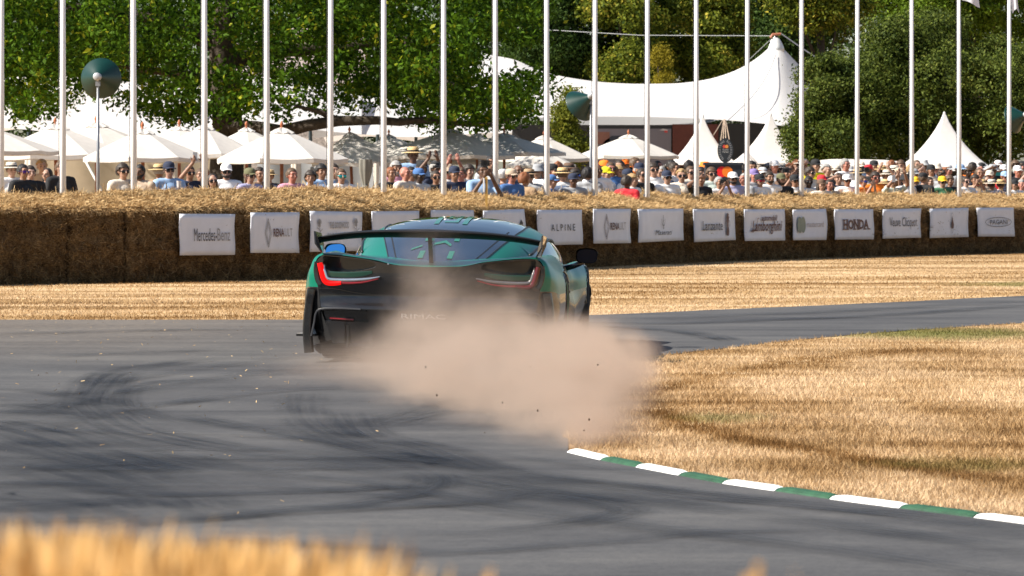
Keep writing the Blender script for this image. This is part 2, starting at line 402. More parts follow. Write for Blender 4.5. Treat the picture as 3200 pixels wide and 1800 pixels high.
marks = [  # (pixels, width in metres, strength)
 ([(-60, 1318), (0, 1331), (141, 1365), (283, 1410), (481, 1461), (622, 1484)], .95, 1.0),
 ([(-60, 1430), (100, 1450), (300, 1500), (470, 1560), (520, 1600)], 1.0, .55),
 ([(-60, 1600), (100, 1590), (260, 1575), (420, 1580)], .5, .8),
 ([(-80, 1395), (60, 1400), (230, 1425), (400, 1470), (560, 1530)], 1.6, .6),
 ([(-80, 1545), (80, 1540), (260, 1560), (420, 1600), (560, 1660)], 1.3, .6),
 ([(-80, 1262), (100, 1262), (240, 1275), (380, 1310)], 1.0, .55),
 ([(1000, 1400), (1250, 1445), (1500, 1510), (1750, 1555), (2100, 1610)], 1.1, .45),
 ([(407, 1161), (340, 1178), (300, 1218), (283, 1263), (317, 1297), (396, 1342), (509, 1370), (736, 1410), (962, 1433), (1300, 1461)], .5, .85),
 ([(650, 1120), (540, 1140), (430, 1150), (360, 1172), (320, 1205)], .45, .8),
 ([(720, 1190), (566, 1190), (453, 1205), (407, 1226), (396, 1257), (430, 1285), (560, 1330)], .22, .6),
 ([(-60, 1215), (120, 1225), (260, 1245), (400, 1268), (560, 1262), (740, 1245)], .4, .6),
 ([(-60, 1290), (60, 1290), (180, 1300), (300, 1320)], .5, .7),
 ([(560, 1300), (707, 1331), (849, 1353), (1019, 1382), (1188, 1421), (1300, 1440), (1420, 1452)], .32, .8),
 ([(1090, 1290), (1120, 1340), (1177, 1372), (1314, 1402), (1400, 1432), (1528, 1475), (1699, 1505), (1913, 1522), (2200, 1556), (2700, 1600), (3300, 1668)], .42, .95),
 ([(950, 1230), (945, 1280), (980, 1330), (1080, 1380), (1230, 1425), (1420, 1480), (1700, 1530), (2100, 1580), (2500, 1630), (3300, 1745)], .38, .7),
 ([(-60, 1492), (0, 1484), (170, 1467), (340, 1455), (520, 1456)], .35, .6),
 ([(-60, 1515), (198, 1520), (420, 1545), (538, 1552), (792, 1546), (1075, 1537), (1300, 1520)], .35, .8),
 ([(400, 1640), (498, 1636), (679, 1625), (905, 1597), (1075, 1585), (1217, 1563), (1305, 1544), (1357, 1514), (1340, 1488), (1240, 1465)], .3, .95),
 ([(1400, 1500), (1528, 1522), (1656, 1539), (1827, 1565), (1913, 1586), (1950, 1604), (1827, 1633), (1656, 1655), (1485, 1672), (1250, 1680)], .3, .8),
 ([(1100, 1760), (1378, 1736), (1528, 1728), (1742, 1710), (1934, 1698), (2200, 1672), (2600, 1660)], .25, .7),
 ([(600, 1690), (800, 1700), (1000, 1712), (1400, 1735)], .3, .6),
 ([(1700, 1015), (1900, 1013), (2126, 1013), (2409, 1002), (2805, 985), (3250, 952)], .55, .9),
 ([(1880, 1022), (1928, 1027), (2098, 1036), (2211, 1053), (2275, 1070)], .4, 1.0),
 ([(2000, 1000), (2300, 988), (2700, 972), (3250, 938)], .7, .6),
 ([(-60, 1045), (200, 1042), (500, 1035), (900, 1030)], .7, .5),
 ([(150, 1120), (300, 1110), (480, 1105), (700, 1090)], .5, .6),
 ([(1900, 1130), (1700, 1180), (1500, 1250), (1300, 1300), (1130, 1340)], .5, .6),
]
rm = random.Random(17)
sweep1 = [(-80, 1395), (300, 1405), (700, 1402), (1100, 1427), (1500, 1480), (2000, 1540), (2600, 1602), (3300, 1692)]
sweep2 = [(-80, 1345), (120, 1300), (330, 1245), (600, 1200), (900, 1165), (1150, 1150)]
sweep3 = [(-80, 1560), (300, 1545), (700, 1535), (1100, 1520), (1500, 1500), (1700, 1470)]
for k in range(17):
    sw, f0, f1 = ((sweep1, .84, 1.16), (sweep2, .86, 1.12), (sweep3, .88, 1.1))[k % 3]; f = rm.uniform(f0, f1); tl = rm.uniform(-.10, .10); a, b = (0, len(sw)) if k % 2 else (rm.randint(0, 2), len(sw)-rm.randint(0, 2))
    marks.append(([(u, VH+(v-VH)/(f+tl*(i/len(sw)-.5))) for i, (u, v) in enumerate(sw)][a:b], rm.uniform(.16, .34), rm.uniform(.35, .7)))
for px, w, st in marks:
    c = fine_curve([G(u, v) for u, v in px], 10); n = len(c); V = []; uvs = []; fade = []; d = 0
    for i, p in enumerate(c):
        t = c[min(i+1, n-1)]-c[max(i-1, 0)]; t = t/np.linalg.norm(t); nn = np.array((-t[1], t[0]))
        if i: d += np.linalg.norm(c[i]-c[i-1])
        for s in (-1, -.5, 0, .5, 1):
            q = p+nn*s*w/2; V.append((q[0], q[1], .008)); uvs.append((s, d)); fade.append(1.45*st*min(1, i/6, (n-1-i)/6))
    Fs = [(i*5+k, i*5+k+1, (i+1)*5+k+1, (i+1)*5+k) for i in range(n-1) for k in range(4)]
    o = mobj('tyre_mark', V, Fs, RUB, track)
    ul = o.data.uv_layers.new(name='UVMap')
    for lp in o.data.loops: ul.data[lp.index].uv = uvs[lp.vertex_index]
    at = o.data.attributes.new('fade', 'FLOAT', 'POINT'); at.data.foreach_set('value', fade)
    if o.data.polygons[0].normal.z < 0: o.data.flip_normals()
marks_z = 0
for i, o in enumerate(track.children): o.location.z = i*.0003

# kerb: painted blocks white / green along the inside of the bend
kerb = bpy.data.objects.new('kerb', None); C.objects.link(kerb); tag(kerb, 'low kerb painted in white and green blocks inside the bend', None, None, 'structure')
KW = mat('kerb_white', (.78, .78, .76), .6, var=.10, scale=14, bump=.2); KG = mat('kerb_green', (.018, .075, .035), .6, var=.25, scale=14, bump=.2)
for i in range(len(kerb_line)-1):
    c = fine_curve(kerb_line[max(i-1, 0):i+3], 8); 
    a0 = 8 if i > 0 else 0; seg = c[a0:a0+9]
    t = np.array(kerb_line[i+1])-np.array(kerb_line[i]); t /= np.linalg.norm(t)
    rows = []
    for j, p in enumerate(seg):
        nn = np.array((-t[1], t[0]));  nn = nn if nn[0] > 0 else -nn
        f = np.array(p); e = .006 if j in (0, 8) else 0
        f = f + t*(.004 if j == 0 else (-.004 if j == 8 else 0))
        prof = [(-.012, .0), (-.006, .012-e), (.008, .021-e), (.025, .025-e), (.042, .025-e), (.05, .0)]
        rows.append([(f[0]+nn[0]*x, f[1]+nn[1]*x, z) for x, z in prof])
    mb = MB().grid(rows); n = len(rows[0]); mb.f.append(tuple(range(n))); mb.f.append(tuple((8*n+k) for k in range(n-1, -1, -1)))
    mb.build('kerb_block', KW if i % 2 == 0 else KG, kerb)

# ------------------------------------------------------------------ straw bale wall line
WU = [-400, 0, 600, 1000, 1800, 2300, 3200, 3700]; WD = [50.6, 52.4, 54.2, 55.9, 62.8, 68.6, 77.4, 82]
def wallD(u): return float(sm(u, WU, WD))
def wallP(u):
    D = wallD(u); return np.array((XU(u, D), D))
def wallN(u):                                        # outward (towards the track)
    t = wallP(u+8)-wallP(u-8); t /= np.linalg.norm(t); return np.array((t[1], -t[0]))
# grass growing on the verges
def inside(px, py, poly):
    x = np.asarray(px); y = np.asarray(py); r = np.zeros(len(x), bool); n = len(poly)
    for i in range(n):
        x0, y0 = poly[i]; x1, y1 = poly[(i+1) % n]
        c = ((y0 > y) != (y1 > y)) & (x < (x1-x0)*(y-y0)/((y1-y0) if y1 != y0 else 1e-9)+x0); r ^= c
    return r
kerb_in = [(x+.055, y+.022) for x, y in kerb_line]
ringg = edge_out+edge_in+kerb_in+near
def verge(name, label, n, ylo, yhi, xa, xb, L, w, seed, keep=None):
    rng = np.random.default_rng(seed); Y = 1/rng.uniform(1/yhi, 1/ylo, n)
    X = (rng.uniform(xa, xb, n)-1600)/F*Y
    cl = vnoise(np.stack([X*2.5, Y*1.2, X*0], 1), seed)
    ok = ~inside(X, Y, ringg) & (rng.uniform(0, 1, n) < .35+.9*cl)
    if keep is not None: ok &= keep(X, Y)
    X = X[ok]; Y = Y[ok]
    V, Fs = blades(np.stack([X, Y, np.zeros(len(X))], 1), L, w, (.35, .95), rng)
    o = tag(mobj(name, V, Fs, BLADE), label, 'grass', None, 'stuff'); tn = np.zeros(len(X))
    if yhi > 50:                                       # mown strips follow the wall
        q = Y/sm(1600+X*F/Y, WU, WD); tn = (vnoise(np.stack([q*34, X*.12, X*0], 1), 8)-.50)*.42+(vnoise(np.stack([q*85, X*.3, X*0], 1), 9)-.5)*.2
        tn += np.where(q > .965, -.10, 0)  # blades toned darker along the foot of the bales
    else:                                              # worn lines curving with the bend
        def near_line(px, wd):
            c = np.array(fine_curve([G(a, b) for a, b in px], 6)); d = np.full(len(X), 9.)
            for a in c: d = np.minimum(d, np.hypot(X-a[0], (Y-a[1])*.45))
            return np.exp(-(d/wd)**2)
        n1 = vnoise(np.stack([X*2.2, Y*.8, X*0], 1), 10)
        tn -= .30*near_line([(1990, 1235), (2150, 1200), (2350, 1158), (2600, 1122), (2900, 1095)], .17)*(.3+1.1*n1)
        tn -= .34*near_line([(2040, 1290), (2200, 1345), (2380, 1392), (2560, 1418), (2800, 1462), (3250, 1530)], .14)*(.3+1.2*n1)
        tn -= .2*near_line([(2850, 1250), (3000, 1300), (3300, 1330)], .25)*n1
        tn += .14*near_line([(2350, 1200), (2650, 1180), (3000, 1190)], .55)*(.5+n1*.6)
        tn += .10*near_line([(1950, 1420), (2200, 1470), (2600, 1525), (3100, 1590)], .16)
        tn += (n1-.5)*.26
    o.data.attributes.new('tone', 'FLOAT', 'POINT').data.foreach_set('value', np.repeat(tn, 3))
verge('grass', 'parched straw coloured grass covering the inside of the bend', 460000, 14.2, 39, 1650, 4700, (.016, .048), (.004, .009), 5, lambda X, Y: X > 0)
verge('grass', 'mown parched grass strip between track and straw bales', 210000, 38, 86, -500, 4400, (.015, .038), (.008, .016), 6, lambda X, Y: Y > 38)

TOPF = ([-400, 0, 300, 560, 800, 1200, 1700, 2300, 2700, 3200, 3600], [652, 650, 648, 652, 646, 650, 650, 652, 647, 643, 643])
TOPB = ([-400, 0, 240, 480, 800, 1000, 1200, 1400, 1600, 2200, 2700, 3200, 3600], [608, 610, 610, 606, 595, 598, 592, 598, 606, 607, 607, 609, 609])
BALE = bale_mat()
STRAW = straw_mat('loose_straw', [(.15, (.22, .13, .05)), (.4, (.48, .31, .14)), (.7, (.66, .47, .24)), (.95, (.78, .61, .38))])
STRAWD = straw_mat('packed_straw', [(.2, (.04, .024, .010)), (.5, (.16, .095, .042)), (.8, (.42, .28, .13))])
bales = [-230, -70, 37, 212, 392, 549, 759, 953, 1149, 1331, 1498, 1661, 1838, 1984, 2153, 2313, 2467, 2597, 2745, 2893, 3041, 3195, 3370]
bale_lab = ['straw bale at the cut off near end of the wall', 'dark straw bale left of the first deep seam', 'straw bale just right of the first deep seam, no board',
 'second plain straw bale right of the deep seam', 'last plain straw bale before the first white board', 'straw bale behind the first white board in thin serif lettering',
 'straw bale behind the larger board with a diamond emblem', 'straw bale behind the board with crest and two text lines', 'straw bale behind the blank board left of the car roof',
 'straw bale behind the blank board above the car roof', 'straw bale behind the board with a dark wedge by the roof', 'straw bale behind the board with wide thin capitals',
 'straw bale behind the farther board with a diamond emblem', 'straw bale behind the board with a trident', 'straw bale behind the board with a brown figure emblem',
 'straw bale behind the board with slanted two line script', 'straw bale behind the narrow board with a green double disc', 'straw bale behind the board with bold slab capitals',
 'straw bale behind the board with tall condensed lettering', 'straw bale behind the board with a pointed drop emblem', 'straw bale behind the last board with an oval outline', 'straw bale at the far end, no board']
BW = 1.25
def bale(i):
    u0, u1 = bales[i], bales[i+1]; nU, nH, nT = 30, 20, 12; rng = np.random.default_rng(100+i)
    um = (u0+u1)/2; org = wallP(um); rows = []
    g = .012*(u1-u0)*min(1, wallD(um)/60)
    us = np.linspace(u0+g*.5, u1-g*.5, nU+1); V = []
    push = rng.uniform(-.05, .05); drop = rng.uniform(-.02, .02)
    for a, u in enumerate(us):
        p = wallP(u); n = wallN(u); D = p[1]
        zt = ZR(lin(u, *TOPF), D)+drop; zb = ZR(lin(u, *TOPB), D+BW)+drop*.5
        e = min(a, nU-a)/2.0; rnd = -.05*max(0, 1-e)**2        # rounded seams
        col = []
        for b in range(nH+1):
            z = zt*b/nH; bul = .05*math.sin(math.pi*b/nH)+rnd+push - (.05 if b == nH else 0)
            col.append((p[0]+n[0]*bul, p[1]+n[1]*bul, z))
        for b in range(1, nT+1):
            s = b/nT; z = zt+(zb-zt)*(1-(1-s)**1.6); q = p-n*BW*s+n*push
            col.append((q[0], q[1], z+ (rnd*1.3 if b < nT else 0)))
        for b in range(1, 4):
            q = p-n*BW; col.append((q[0], q[1], zb*(1-b/3)))
        V.append(col)
    A = np.array(V); sh = A.shape; flat = A.reshape(-1, 3)
    nz = vnoise(flat*np.array([5, 5, 9]), 3+i)-.5; nz2 = vnoise(flat*17, 30+i)-.5
    disp = (nz*.09+nz2*.06)
    n = wallN(um); top = (np.arange(sh[1]) > nH) & (np.arange(sh[1]) <= nH+nT); T = np.tile(top, sh[0]); mv = np.where(flat[:, 2] > .02, 1, 0)
    flat[:, 0] += n[0]*disp*mv*(~T); flat[:, 1] += n[1]*disp*mv*(~T); flat[:, 2] += disp*.8*T
    flat[:, 2] = np.maximum(flat[:, 2], 0)
    A = flat.reshape(sh); loc = np.array((org[0], org[1], 0))
    mb = MB().grid([[tuple(p-loc) for p in c] for c in A]); m1 = sh[1]
    mb.f = [tuple(reversed(f)) for f in mb.f]
    mb.f.append(tuple(range(m1))); mb.f.append(tuple((sh[0]-1)*m1+k for k in range(m1-1, -1, -1)))
    root = mb.build('straw_bale', BALE, None, True); root.location = loc
    tag(root, bale_lab[i], 'straw bale', 'straw bales walling the track')
    # loose straw: lying on top, hanging over the front lip, sticking out of the face
    wid = np.linalg.norm(wallP(u1)-wallP(u0)); k = min(1.0, 62/wallD(um))**1.3
    def pick(n_, lo, hi):
        a = rng.integers(0, sh[0]-1, n_); b = rng.integers(lo, hi, n_); fa = rng.uniform(0, 1, n_)[:, None]; fb = rng.uniform(0, 1, n_)[:, None]
        return A[a, b]*(1-fa)*(1-fb)+A[a+1, b]*fa*(1-fb)+A[a, b+1]*(1-fa)*fb+A[a+1, b+1]*fa*fb-loc
    sets = []
    n_ = int(6800*wid*k); p = pick(n_, nH, nH+nT); d = rng.normal(size=(n_, 3)); d[:, 2] = np.abs(d[:, 2])*.22+.05; p[:, 2] += .005
    sets.append(straws(p, d, (.03, .13), (.002, .0055), rng))
    n_ = int(1900*wid*k); p = pick(n_, nH-1, nH+1); p[:, 2] += .01; d = rng.normal(size=(n_, 3))*.55; d[:, 0] += n[0]*.7; d[:, 1] += n[1]*.7; d[:, 2] -= .30
    sets.append(straws(p, d, (.03, .12), (.002, .006), rng))
    n_ = int(20*wid); p = pick(n_, nH+nT-2, nH+nT); d = rng.normal(size=(n_, 3))*.5; d[:, 2] = 1
    sets.append(straws(p, d, (.06, .17), (.004, .008), rng))
    Vs = np.concatenate([s[0] for s in sets]); Fs = np.concatenate([s[1]+o for s, o in zip(sets, np.cumsum([0]+[len(s[0]) for s in sets[:-1]]))])
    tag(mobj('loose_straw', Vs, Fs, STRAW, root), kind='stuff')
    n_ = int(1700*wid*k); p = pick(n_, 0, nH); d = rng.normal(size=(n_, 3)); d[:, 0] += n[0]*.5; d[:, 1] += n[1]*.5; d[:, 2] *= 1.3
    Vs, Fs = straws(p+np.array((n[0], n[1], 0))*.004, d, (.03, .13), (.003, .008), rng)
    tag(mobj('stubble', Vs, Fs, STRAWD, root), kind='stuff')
for i in range(len(bales)-1): bale(i)

# ------------------------------------------------------------------ boards on the bales
def text_mesh(body, w, h, x0, z0, y=-.012, shear=0., bold=0., ext=.0015):
    cu = bpy.data.curves.new('t', 'FONT'); cu.body = body; cu.size = 1; cu.extrude = 0; cu.shear = shear; cu.offset = bold; cu.resolution_u = 2
    o = bpy.data.objects.new('t', cu); C.objects.link(o); dg = bpy.context.evaluated_depsgraph_get(); dg.update()
    me = bpy.data.meshes.new_from_object(o.evaluated_get(dg)); bpy.data.objects.remove(o); bpy.data.curves.remove(cu)
    V = np.array([v.co for v in me.vertices]); mn = V.min(0); mx = V.max(0)
    Fs = [tuple(p.vertices) for p in me.polygons]; bpy.data.meshes.remove(me)
    X = x0+(V[:, 0]-mn[0])/(mx[0]-mn[0])*w; Z = z0+(V[:, 1]-mn[1])/(mx[1]-mn[1])*h
    return np.stack([X, np.full(len(X), y), Z], 1), Fs
BOARD = mat('board_white', (.66, .69, .77), .55, var=.04, scale=5)
INK = {k: mat('ink_'+k, c, .6, var=.1) for k, c in dict(grey=(.10, .10, .11), brown=(.11, .05, .04), dark=(.04, .04, .045), pale=(.30, .30, .31), green=(.22, .25, .20), pinkish=(.40, .35, .34)).items()}
def ringpoly(mb, cx, cz, rx, rz, w, y, n=28, a0=0, a1=2*math.pi):
    V = []; Fs = []
    for k in range(n+1):
        a = a0+(a1-a0)*k/n
        for r in (1, 0): V.append((cx+(rx-w*(1-r))*math.cos(a), y, cz+(rz-w*(1-r))*math.sin(a)))
    for k in range(n): Fs.append((2*k, 2*k+1, 2*k+3, 2*k+2))
    mb.add(V, Fs)
def stroke(mb, pts, w, y):
    for (x0, z0), (x1, z1) in zip(pts[:-1], pts[1:]):
        d = Vector((x1-x0, z1-z0)); 
        if d.length < 1e-6: continue
        d.normalize(); nx, nz = -d.y*w/2, d.x*w/2
        mb.add([(x0+nx, y, z0+nz), (x0-nx, y, z0-nz), (x1-nx, y, z1-nz), (x1+nx, y, z1+nz)], [(0, 1, 2, 3)])
def disc(mb, cx, cz, rx, rz, y, n=24):
    mb.add([(cx+rx*math.cos(2*math.pi*k/n), y, cz+rz*math.sin(2*math.pi*k/n)) for k in range(n)], [tuple(range(n))])
boards = [(563, 734, 669, 797), (784, 935, 664, 790), (971, 1132, 661, 785), (1166, 1312, 660, 780), (1350, 1481, 657, 775), (1515, 1640, 656, 770),
 (1683, 1820, 656, 765), (1856, 1971, 653, 760), (1997, 2137, 653, 754), (2170, 2298, 653, 753), (2329, 2453, 654, 752), (2481, 2583, 654, 750),
 (2611, 2730, 654, 748), (2760, 2878, 653, 744), (2907, 3027, 651, 742), (3056, 3170, 649, 739)]
blab = ['white board with thin grey serif lettering, first on the bale wall', 'white board with tall diamond outline and glare-paled red brown capitals, beside the serif lettered board', 'white board with crest and two lines of capitals, half behind the car wing',
 'blank topped white board just left of the car roof', 'white board showing only its blank top above the car roof', 'white board with a dark wedge shape near the right end of the car roof',
 'white board with widely spaced thin capitals right of the car roof', 'smaller white board with diamond outline and glare-paled capitals, beyond the car', 'white board with a small dark trident over a script name', 'white board with condensed lettering beside a brown figure emblem',
 'white board with slanted brown script in two lines', 'narrow white board with grey green double disc and very pale text', 'white board with bold brown slab capitals', 'white board with tall condensed grey lettering between slab capitals and drop emblem',
 'white board with a single pointed drop emblem inside an outline', 'white board with a thin oval around spaced capitals, last on the wall']
for i, (u0, u1, v0, v1) in enumerate(boards):
    um = (u0+u1)/2; D = wallD(um); n = wallN(um); a = wallP(u0); b = wallP(u1); c = (a+b)/2+n*.185
    w = float(np.linalg.norm(b-a)); h = (v1-v0)/F*D; zc = ZR((v0+v1)/2, D)
    
    uu = um                                            # slide along the wall until the board's own centre sits where it hangs
    for _ in range(6):
        uu -= (1600+F*c[0]/c[1])-um; c = wallP(uu)+wallN(uu)*.185
    zc = ZR((v0+v1)/2, c[1])
    root = thing('advertising_board', blab[i], 'board', (c[0], c[1], zc), (random.uniform(-.03, .01), 0, math.atan2(b[1]-a[1], b[0]-a[0])), 'white boards fixed to the straw bales')
    rb = random.Random(i); nx, nz = 10, 8; off = np.random.default_rng(i)
    sk = [rb.uniform(-.02, .02) for _ in range(8)]
    def bx(s, t):                                      # slightly crooked, buckled panel
        x = (s-.5)*w*(1+.03*sk[0]*10*(t-.5))+sk[1]*(t-.5)*.8+.006*math.sin(7*t+i)*(1 if s in (0, 1) else 0); z = (t-.5)*h*(1+sk[2]*(s-.5)*2)+sk[3]*(s-.5)*.6
        y = -.012*math.sin(3.1*s+i)*math.sin(math.pi*t)-.006*math.cos(5*t+2*i)*(abs(s-.5)*2)**2
        return x, y, z
    front = [[bx(s, t) for s in np.linspace(0, 1, nx+1)] for t in np.linspace(0, 1, nz+1)]
    mb = MB().grid(front); m = len(mb.v); nn = nx+1
    mb.v += [(x, y+.014, z) for x, y, z in mb.v]; mb.f += [tuple(m+q for q in reversed(f)) for f in mb.f[:]]
    loop = [k for k in range(nn)]+[r*nn+nx for r in range(1, nz+1)]+[nz*nn+k for k in range(nx-1, -1, -1)]+[r*nn for r in range(nz-1, 0, -1)]
    for q, p in zip(loop, loop[1:]+loop[:1]): mb.f.append((q, q+m, p+m, p))
    mb.build('panel', BOARD, root, True)
    def fx(s): return (s-.5)*w
    def fz(t): return (.5-t)*h
    def put(name, V, Fs, ink): mobj(name, V, Fs, INK[ink], root)
    def txt(s, x0, x1, t0, t1, ink, name='lettering', **k):
        V, Fs = text_mesh(s, fx(x1)-fx(x0), fz(t0)-fz(t1), fx(x0), fz(t1), -.022, **k); put(name, V, Fs, ink)
    em = MB(); y = -.022
    def dia(x0, x1, t0, t1, ink):
        xm = (x0+x1)/2; tm = (t0+t1)/2
        for q, wd in ((1, .010), (.55, .009)):
            pts = [(fx(xm), fz(tm-(tm-t0)*(.55+.45*q))), (fx(xm+(x1-xm)*q), fz(tm)), (fx(xm), fz(tm+(t1-tm)*(.55+.45*q))), (fx(xm-(xm-x0)*q), fz(tm)), (fx(xm), fz(tm-(tm-t0)*(.55+.45*q)))]
            stroke(em, pts, wd, y)
        em.build('emblem', INK[ink], root)
    if i == 0: txt('Mercedes-', .24, .655, .35, .66, 'grey'); txt('Benz', .665, .90, .35, .66, 'pale')
    elif i == 1: dia(.28, .41, .15, .86, 'pale'); txt('RENA', .45, .67, .40, .60, 'brown', bold=.02); txt('ULT', .68, .84, .40, .60, 'pale')  # glare over the last letters is painted in as paler ink
    elif i == 2:
        txt('THE GOODWOOD', .35, .725, .26, .43, 'pale', bold=.03); txt('ROAD RACING CLUB', .31, .76, .54, .68, 'pale', bold=.03)
        for cx in (.155, .86):
            for k in range(9):
                a = math.pi*(.05+.9*k/8); stroke(em, [(fx(cx), fz(.30)), (fx(cx)+.05*math.cos(a), fz(.30)+.07*math.sin(a))], .012, y)
            disc(em, fx(cx), fz(.34), .028, .028, y)
            stroke(em, [(fx(cx), fz(.36)), (fx(cx+.02), fz(.6))], .010, y); stroke(em, [(fx(cx), fz(.45)), (fx(cx-.05), fz(.40))], .009, y); stroke(em, [(fx(cx+.01), fz(.5)), (fx(cx+.06), fz(.43))], .009, y)
        em.build('emblem', INK['pale'], root)
    elif i == 5:
        em.add([(fx(.80), y, fz(.60)), (fx(.90), y, fz(.60)), (fx(.93), y, fz(.36)), (fx(.88), y, fz(.27)), (fx(.84), y, fz(.40))], [(0, 1, 2, 3, 4)]); em.build('emblem', INK['dark'], root)
    elif i == 6: txt('A L P I N E', .27, .81, .41, .60, 'dark')
    elif i == 7: dia(.25, .39, .15, .88, 'brown'); txt('RENA', .42, .66, .40, .61, 'brown', bold=.02); txt('ULT', .67, .84, .40, .61, 'pale')  # last letters in paler ink, painting in the glare
    elif i == 8:
        xm = .522; T = lambda x, t: (fx(x), fz(t))
        stroke(em, [T(xm, .20), T(xm, .56)], .012, y)
        for s in (-1, 1): stroke(em, [T(xm+s*.034, .31), T(xm+s*.030, .44), T(xm+s*.012, .52), T(xm, .53)], .010, y)
        em.add([(fx(xm-.012), y, fz(.57)), (fx(xm+.012), y, fz(.57)), (fx(xm), y, fz(.63))], [(0, 2, 1)]); em.build('emblem', INK['dark'], root)
        txt('Maserati', .34, .71, .65, .80, 'dark', shear=.3)
    elif i == 9:
        txt('Lanzante', .18, .67, .37, .67, 'grey', bold=.01)
        xm, hw = fx(.79), .055
        prof = [(.14, .3), (.17, .75), (.22, .6), (.26, 1.0), (.34, .8), (.45, .62), (.55, .6), (.64, .85), (.72, 1.0), (.80, .9), (.84, .6)]
        em.add([(xm-hw*q, y, fz(t)) for t, q in prof]+[(xm+hw*q, y, fz(t)) for t, q in reversed(prof)], [tuple(range(2*len(prof)))])
        for s in (-1, 1): stroke(em, [(xm+s*hw*.8, fz(.36)), (xm+s*hw*1.6, fz(.44)), (xm+s*hw*1.3, fz(.56))], .012, y)
        em.build('emblem', INK['brown'], root)
    elif i == 10:
        txt('automobili', .39, .79, .19, .37, 'brown', shear=.3, bold=.02); txt('Lamborghini', .15, .91, .36, .80, 'brown', shear=.3, bold=.02)
        stroke(em, [(fx(.33), fz(.28)), (fx(.29), fz(.30)), (fx(.24), fz(.64)), (fx(.17), fz(.72)), (fx(.13), fz(.70)), (fx(.16), fz(.64)), (fx(.24), fz(.68))], .014, y); em.build('emblem', INK['brown'], root)
    elif i == 11:
        disc(em, fx(.155), fz(.50), w*.075, h*.26, y); em.build('emblem', INK['green'], root)
        e2 = MB(); disc(e2, fx(.255), fz(.50), w*.075, h*.26, y-.001); e2.build('emblem', INK['green'], root); txt('mastercard', .37, .88, .40, .58, 'pinkish')
    elif i == 12:
        txt('HONDA', .19, .85, .34, .67, 'brown', bold=.035)
        for cx in (.205, .285, .475, .575, .745, .85): stroke(em, [(fx(cx-.04), fz(.66)), (fx(cx+.04), fz(.66))], .022, y-.0006)
        for cx in (.205, .285, .475, .575): stroke(em, [(fx(cx-.035), fz(.35)), (fx(cx+.035), fz(.35))], .020, y-.0006)
        em.build('serif', INK['brown'], root)
    elif i == 13: txt('Veuve Clicquot', .15, .88, .28, .70, 'grey')
    elif i == 14:
        cx, cz = fx(.555), fz(.5)
        pts = [(cx+.065*math.sin(a)*(.75+.25*math.cos(a)), fz(.5)+.17*h/.59*1.2*math.cos(a)) for a in np.linspace(0, 2*math.pi, 25)]
        em.add([(cx, y, fz(.24)), (cx-.018, y, fz(.40)), (cx-.05, y, fz(.56)), (cx-.045, y, fz(.66)), (cx, y, fz(.71)), (cx+.045, y, fz(.66)), (cx+.05, y, fz(.56)), (cx+.018, y, fz(.40))], [tuple(range(8))])
        em.build('emblem', INK['brown'], root); e2 = MB(); stroke(e2, pts, .007, y); e2.build('emblem_outline', INK['pale'], root)
    elif i == 15:
        ringpoly(em, fx(.54), fz(.50), w*.36, h*.17, .012, y); em.build('emblem', INK['grey'], root); txt('PAGANI', .31, .79, .42, .58, 'grey', bold=.01)

# ------------------------------------------------------------------ flagpoles
POLE_PX = [2, 197, 419, 640, 835, 1032, 1199, 1387, 1550, 1710, 1860, 2023, 2177, 2335, 2505, 2678, 2850, 2998, 3153]
ORD = ['first', 'second', 'third', 'fourth', 'fifth', 'sixth', 'seventh', 'eighth', 'ninth', 'tenth', 'eleventh', 'twelfth', 'thirteenth', 'fourteenth', 'fifteenth', 'sixteenth', 'seventeenth', 'eighteenth', 'nineteenth']
POLE = mat('pole_white', (.80, .80, .81), .4, var=.04, scale=3)
FLAG = mat('flag_cloth', (.75, .76, .82), .8, var=.05, trans=.3)
for i, u in enumerate(POLE_PX):
    D = wallD(u)+1.55; hgt = 6.4+.02*(D-54)
    lab = f'white flagpole behind the straw wall, {ORD[i]} from the left'
    if i >= 17: lab += ', flag showing'
    root = thing('flagpole', lab, 'flagpole', (XU(u, D), D, 0), (random.uniform(-.002, .002), random.uniform(-.003, .003), 0), 'white flagpoles in a row')
    MB().tube([(0, 0, 0), (0, 0, 2.9), (0, 0, 2.92), (0, 0, hgt)], [.046, .043, .041, .033], 16).build('pole', POLE, root, True)
    MB().tube([(-.053, -.01, .9), (-.056, -.012, 2), (-.05, -.012, hgt-.1)], .0045, 5).build('halyard', ROPE, root)
    MB().box((-.075, -.02, 1.16), (-.04, .02, 1.2)).build('cleat', STEEL, root)
    if i >= 17:
        dz = ZR(22 if i == 17 else 40, D); rows = []
        for t in np.linspace(0, 1, 9):
            L_ = .36 if i == 17 else .14
            rows.append([(.05+L_*s+.02*math.sin(7*t), -.05*math.sin(9*s+3*t)*s-.02, dz+(1-t)*.95+ (.13*(1-s) if i == 17 else .16*(.5-abs(s-.6)))*(t > .8)+.02*math.sin(5*s)*t) for s in np.linspace(0, 1, 10)])
        MB().grid(rows).build('flag', FLAG, root, True)

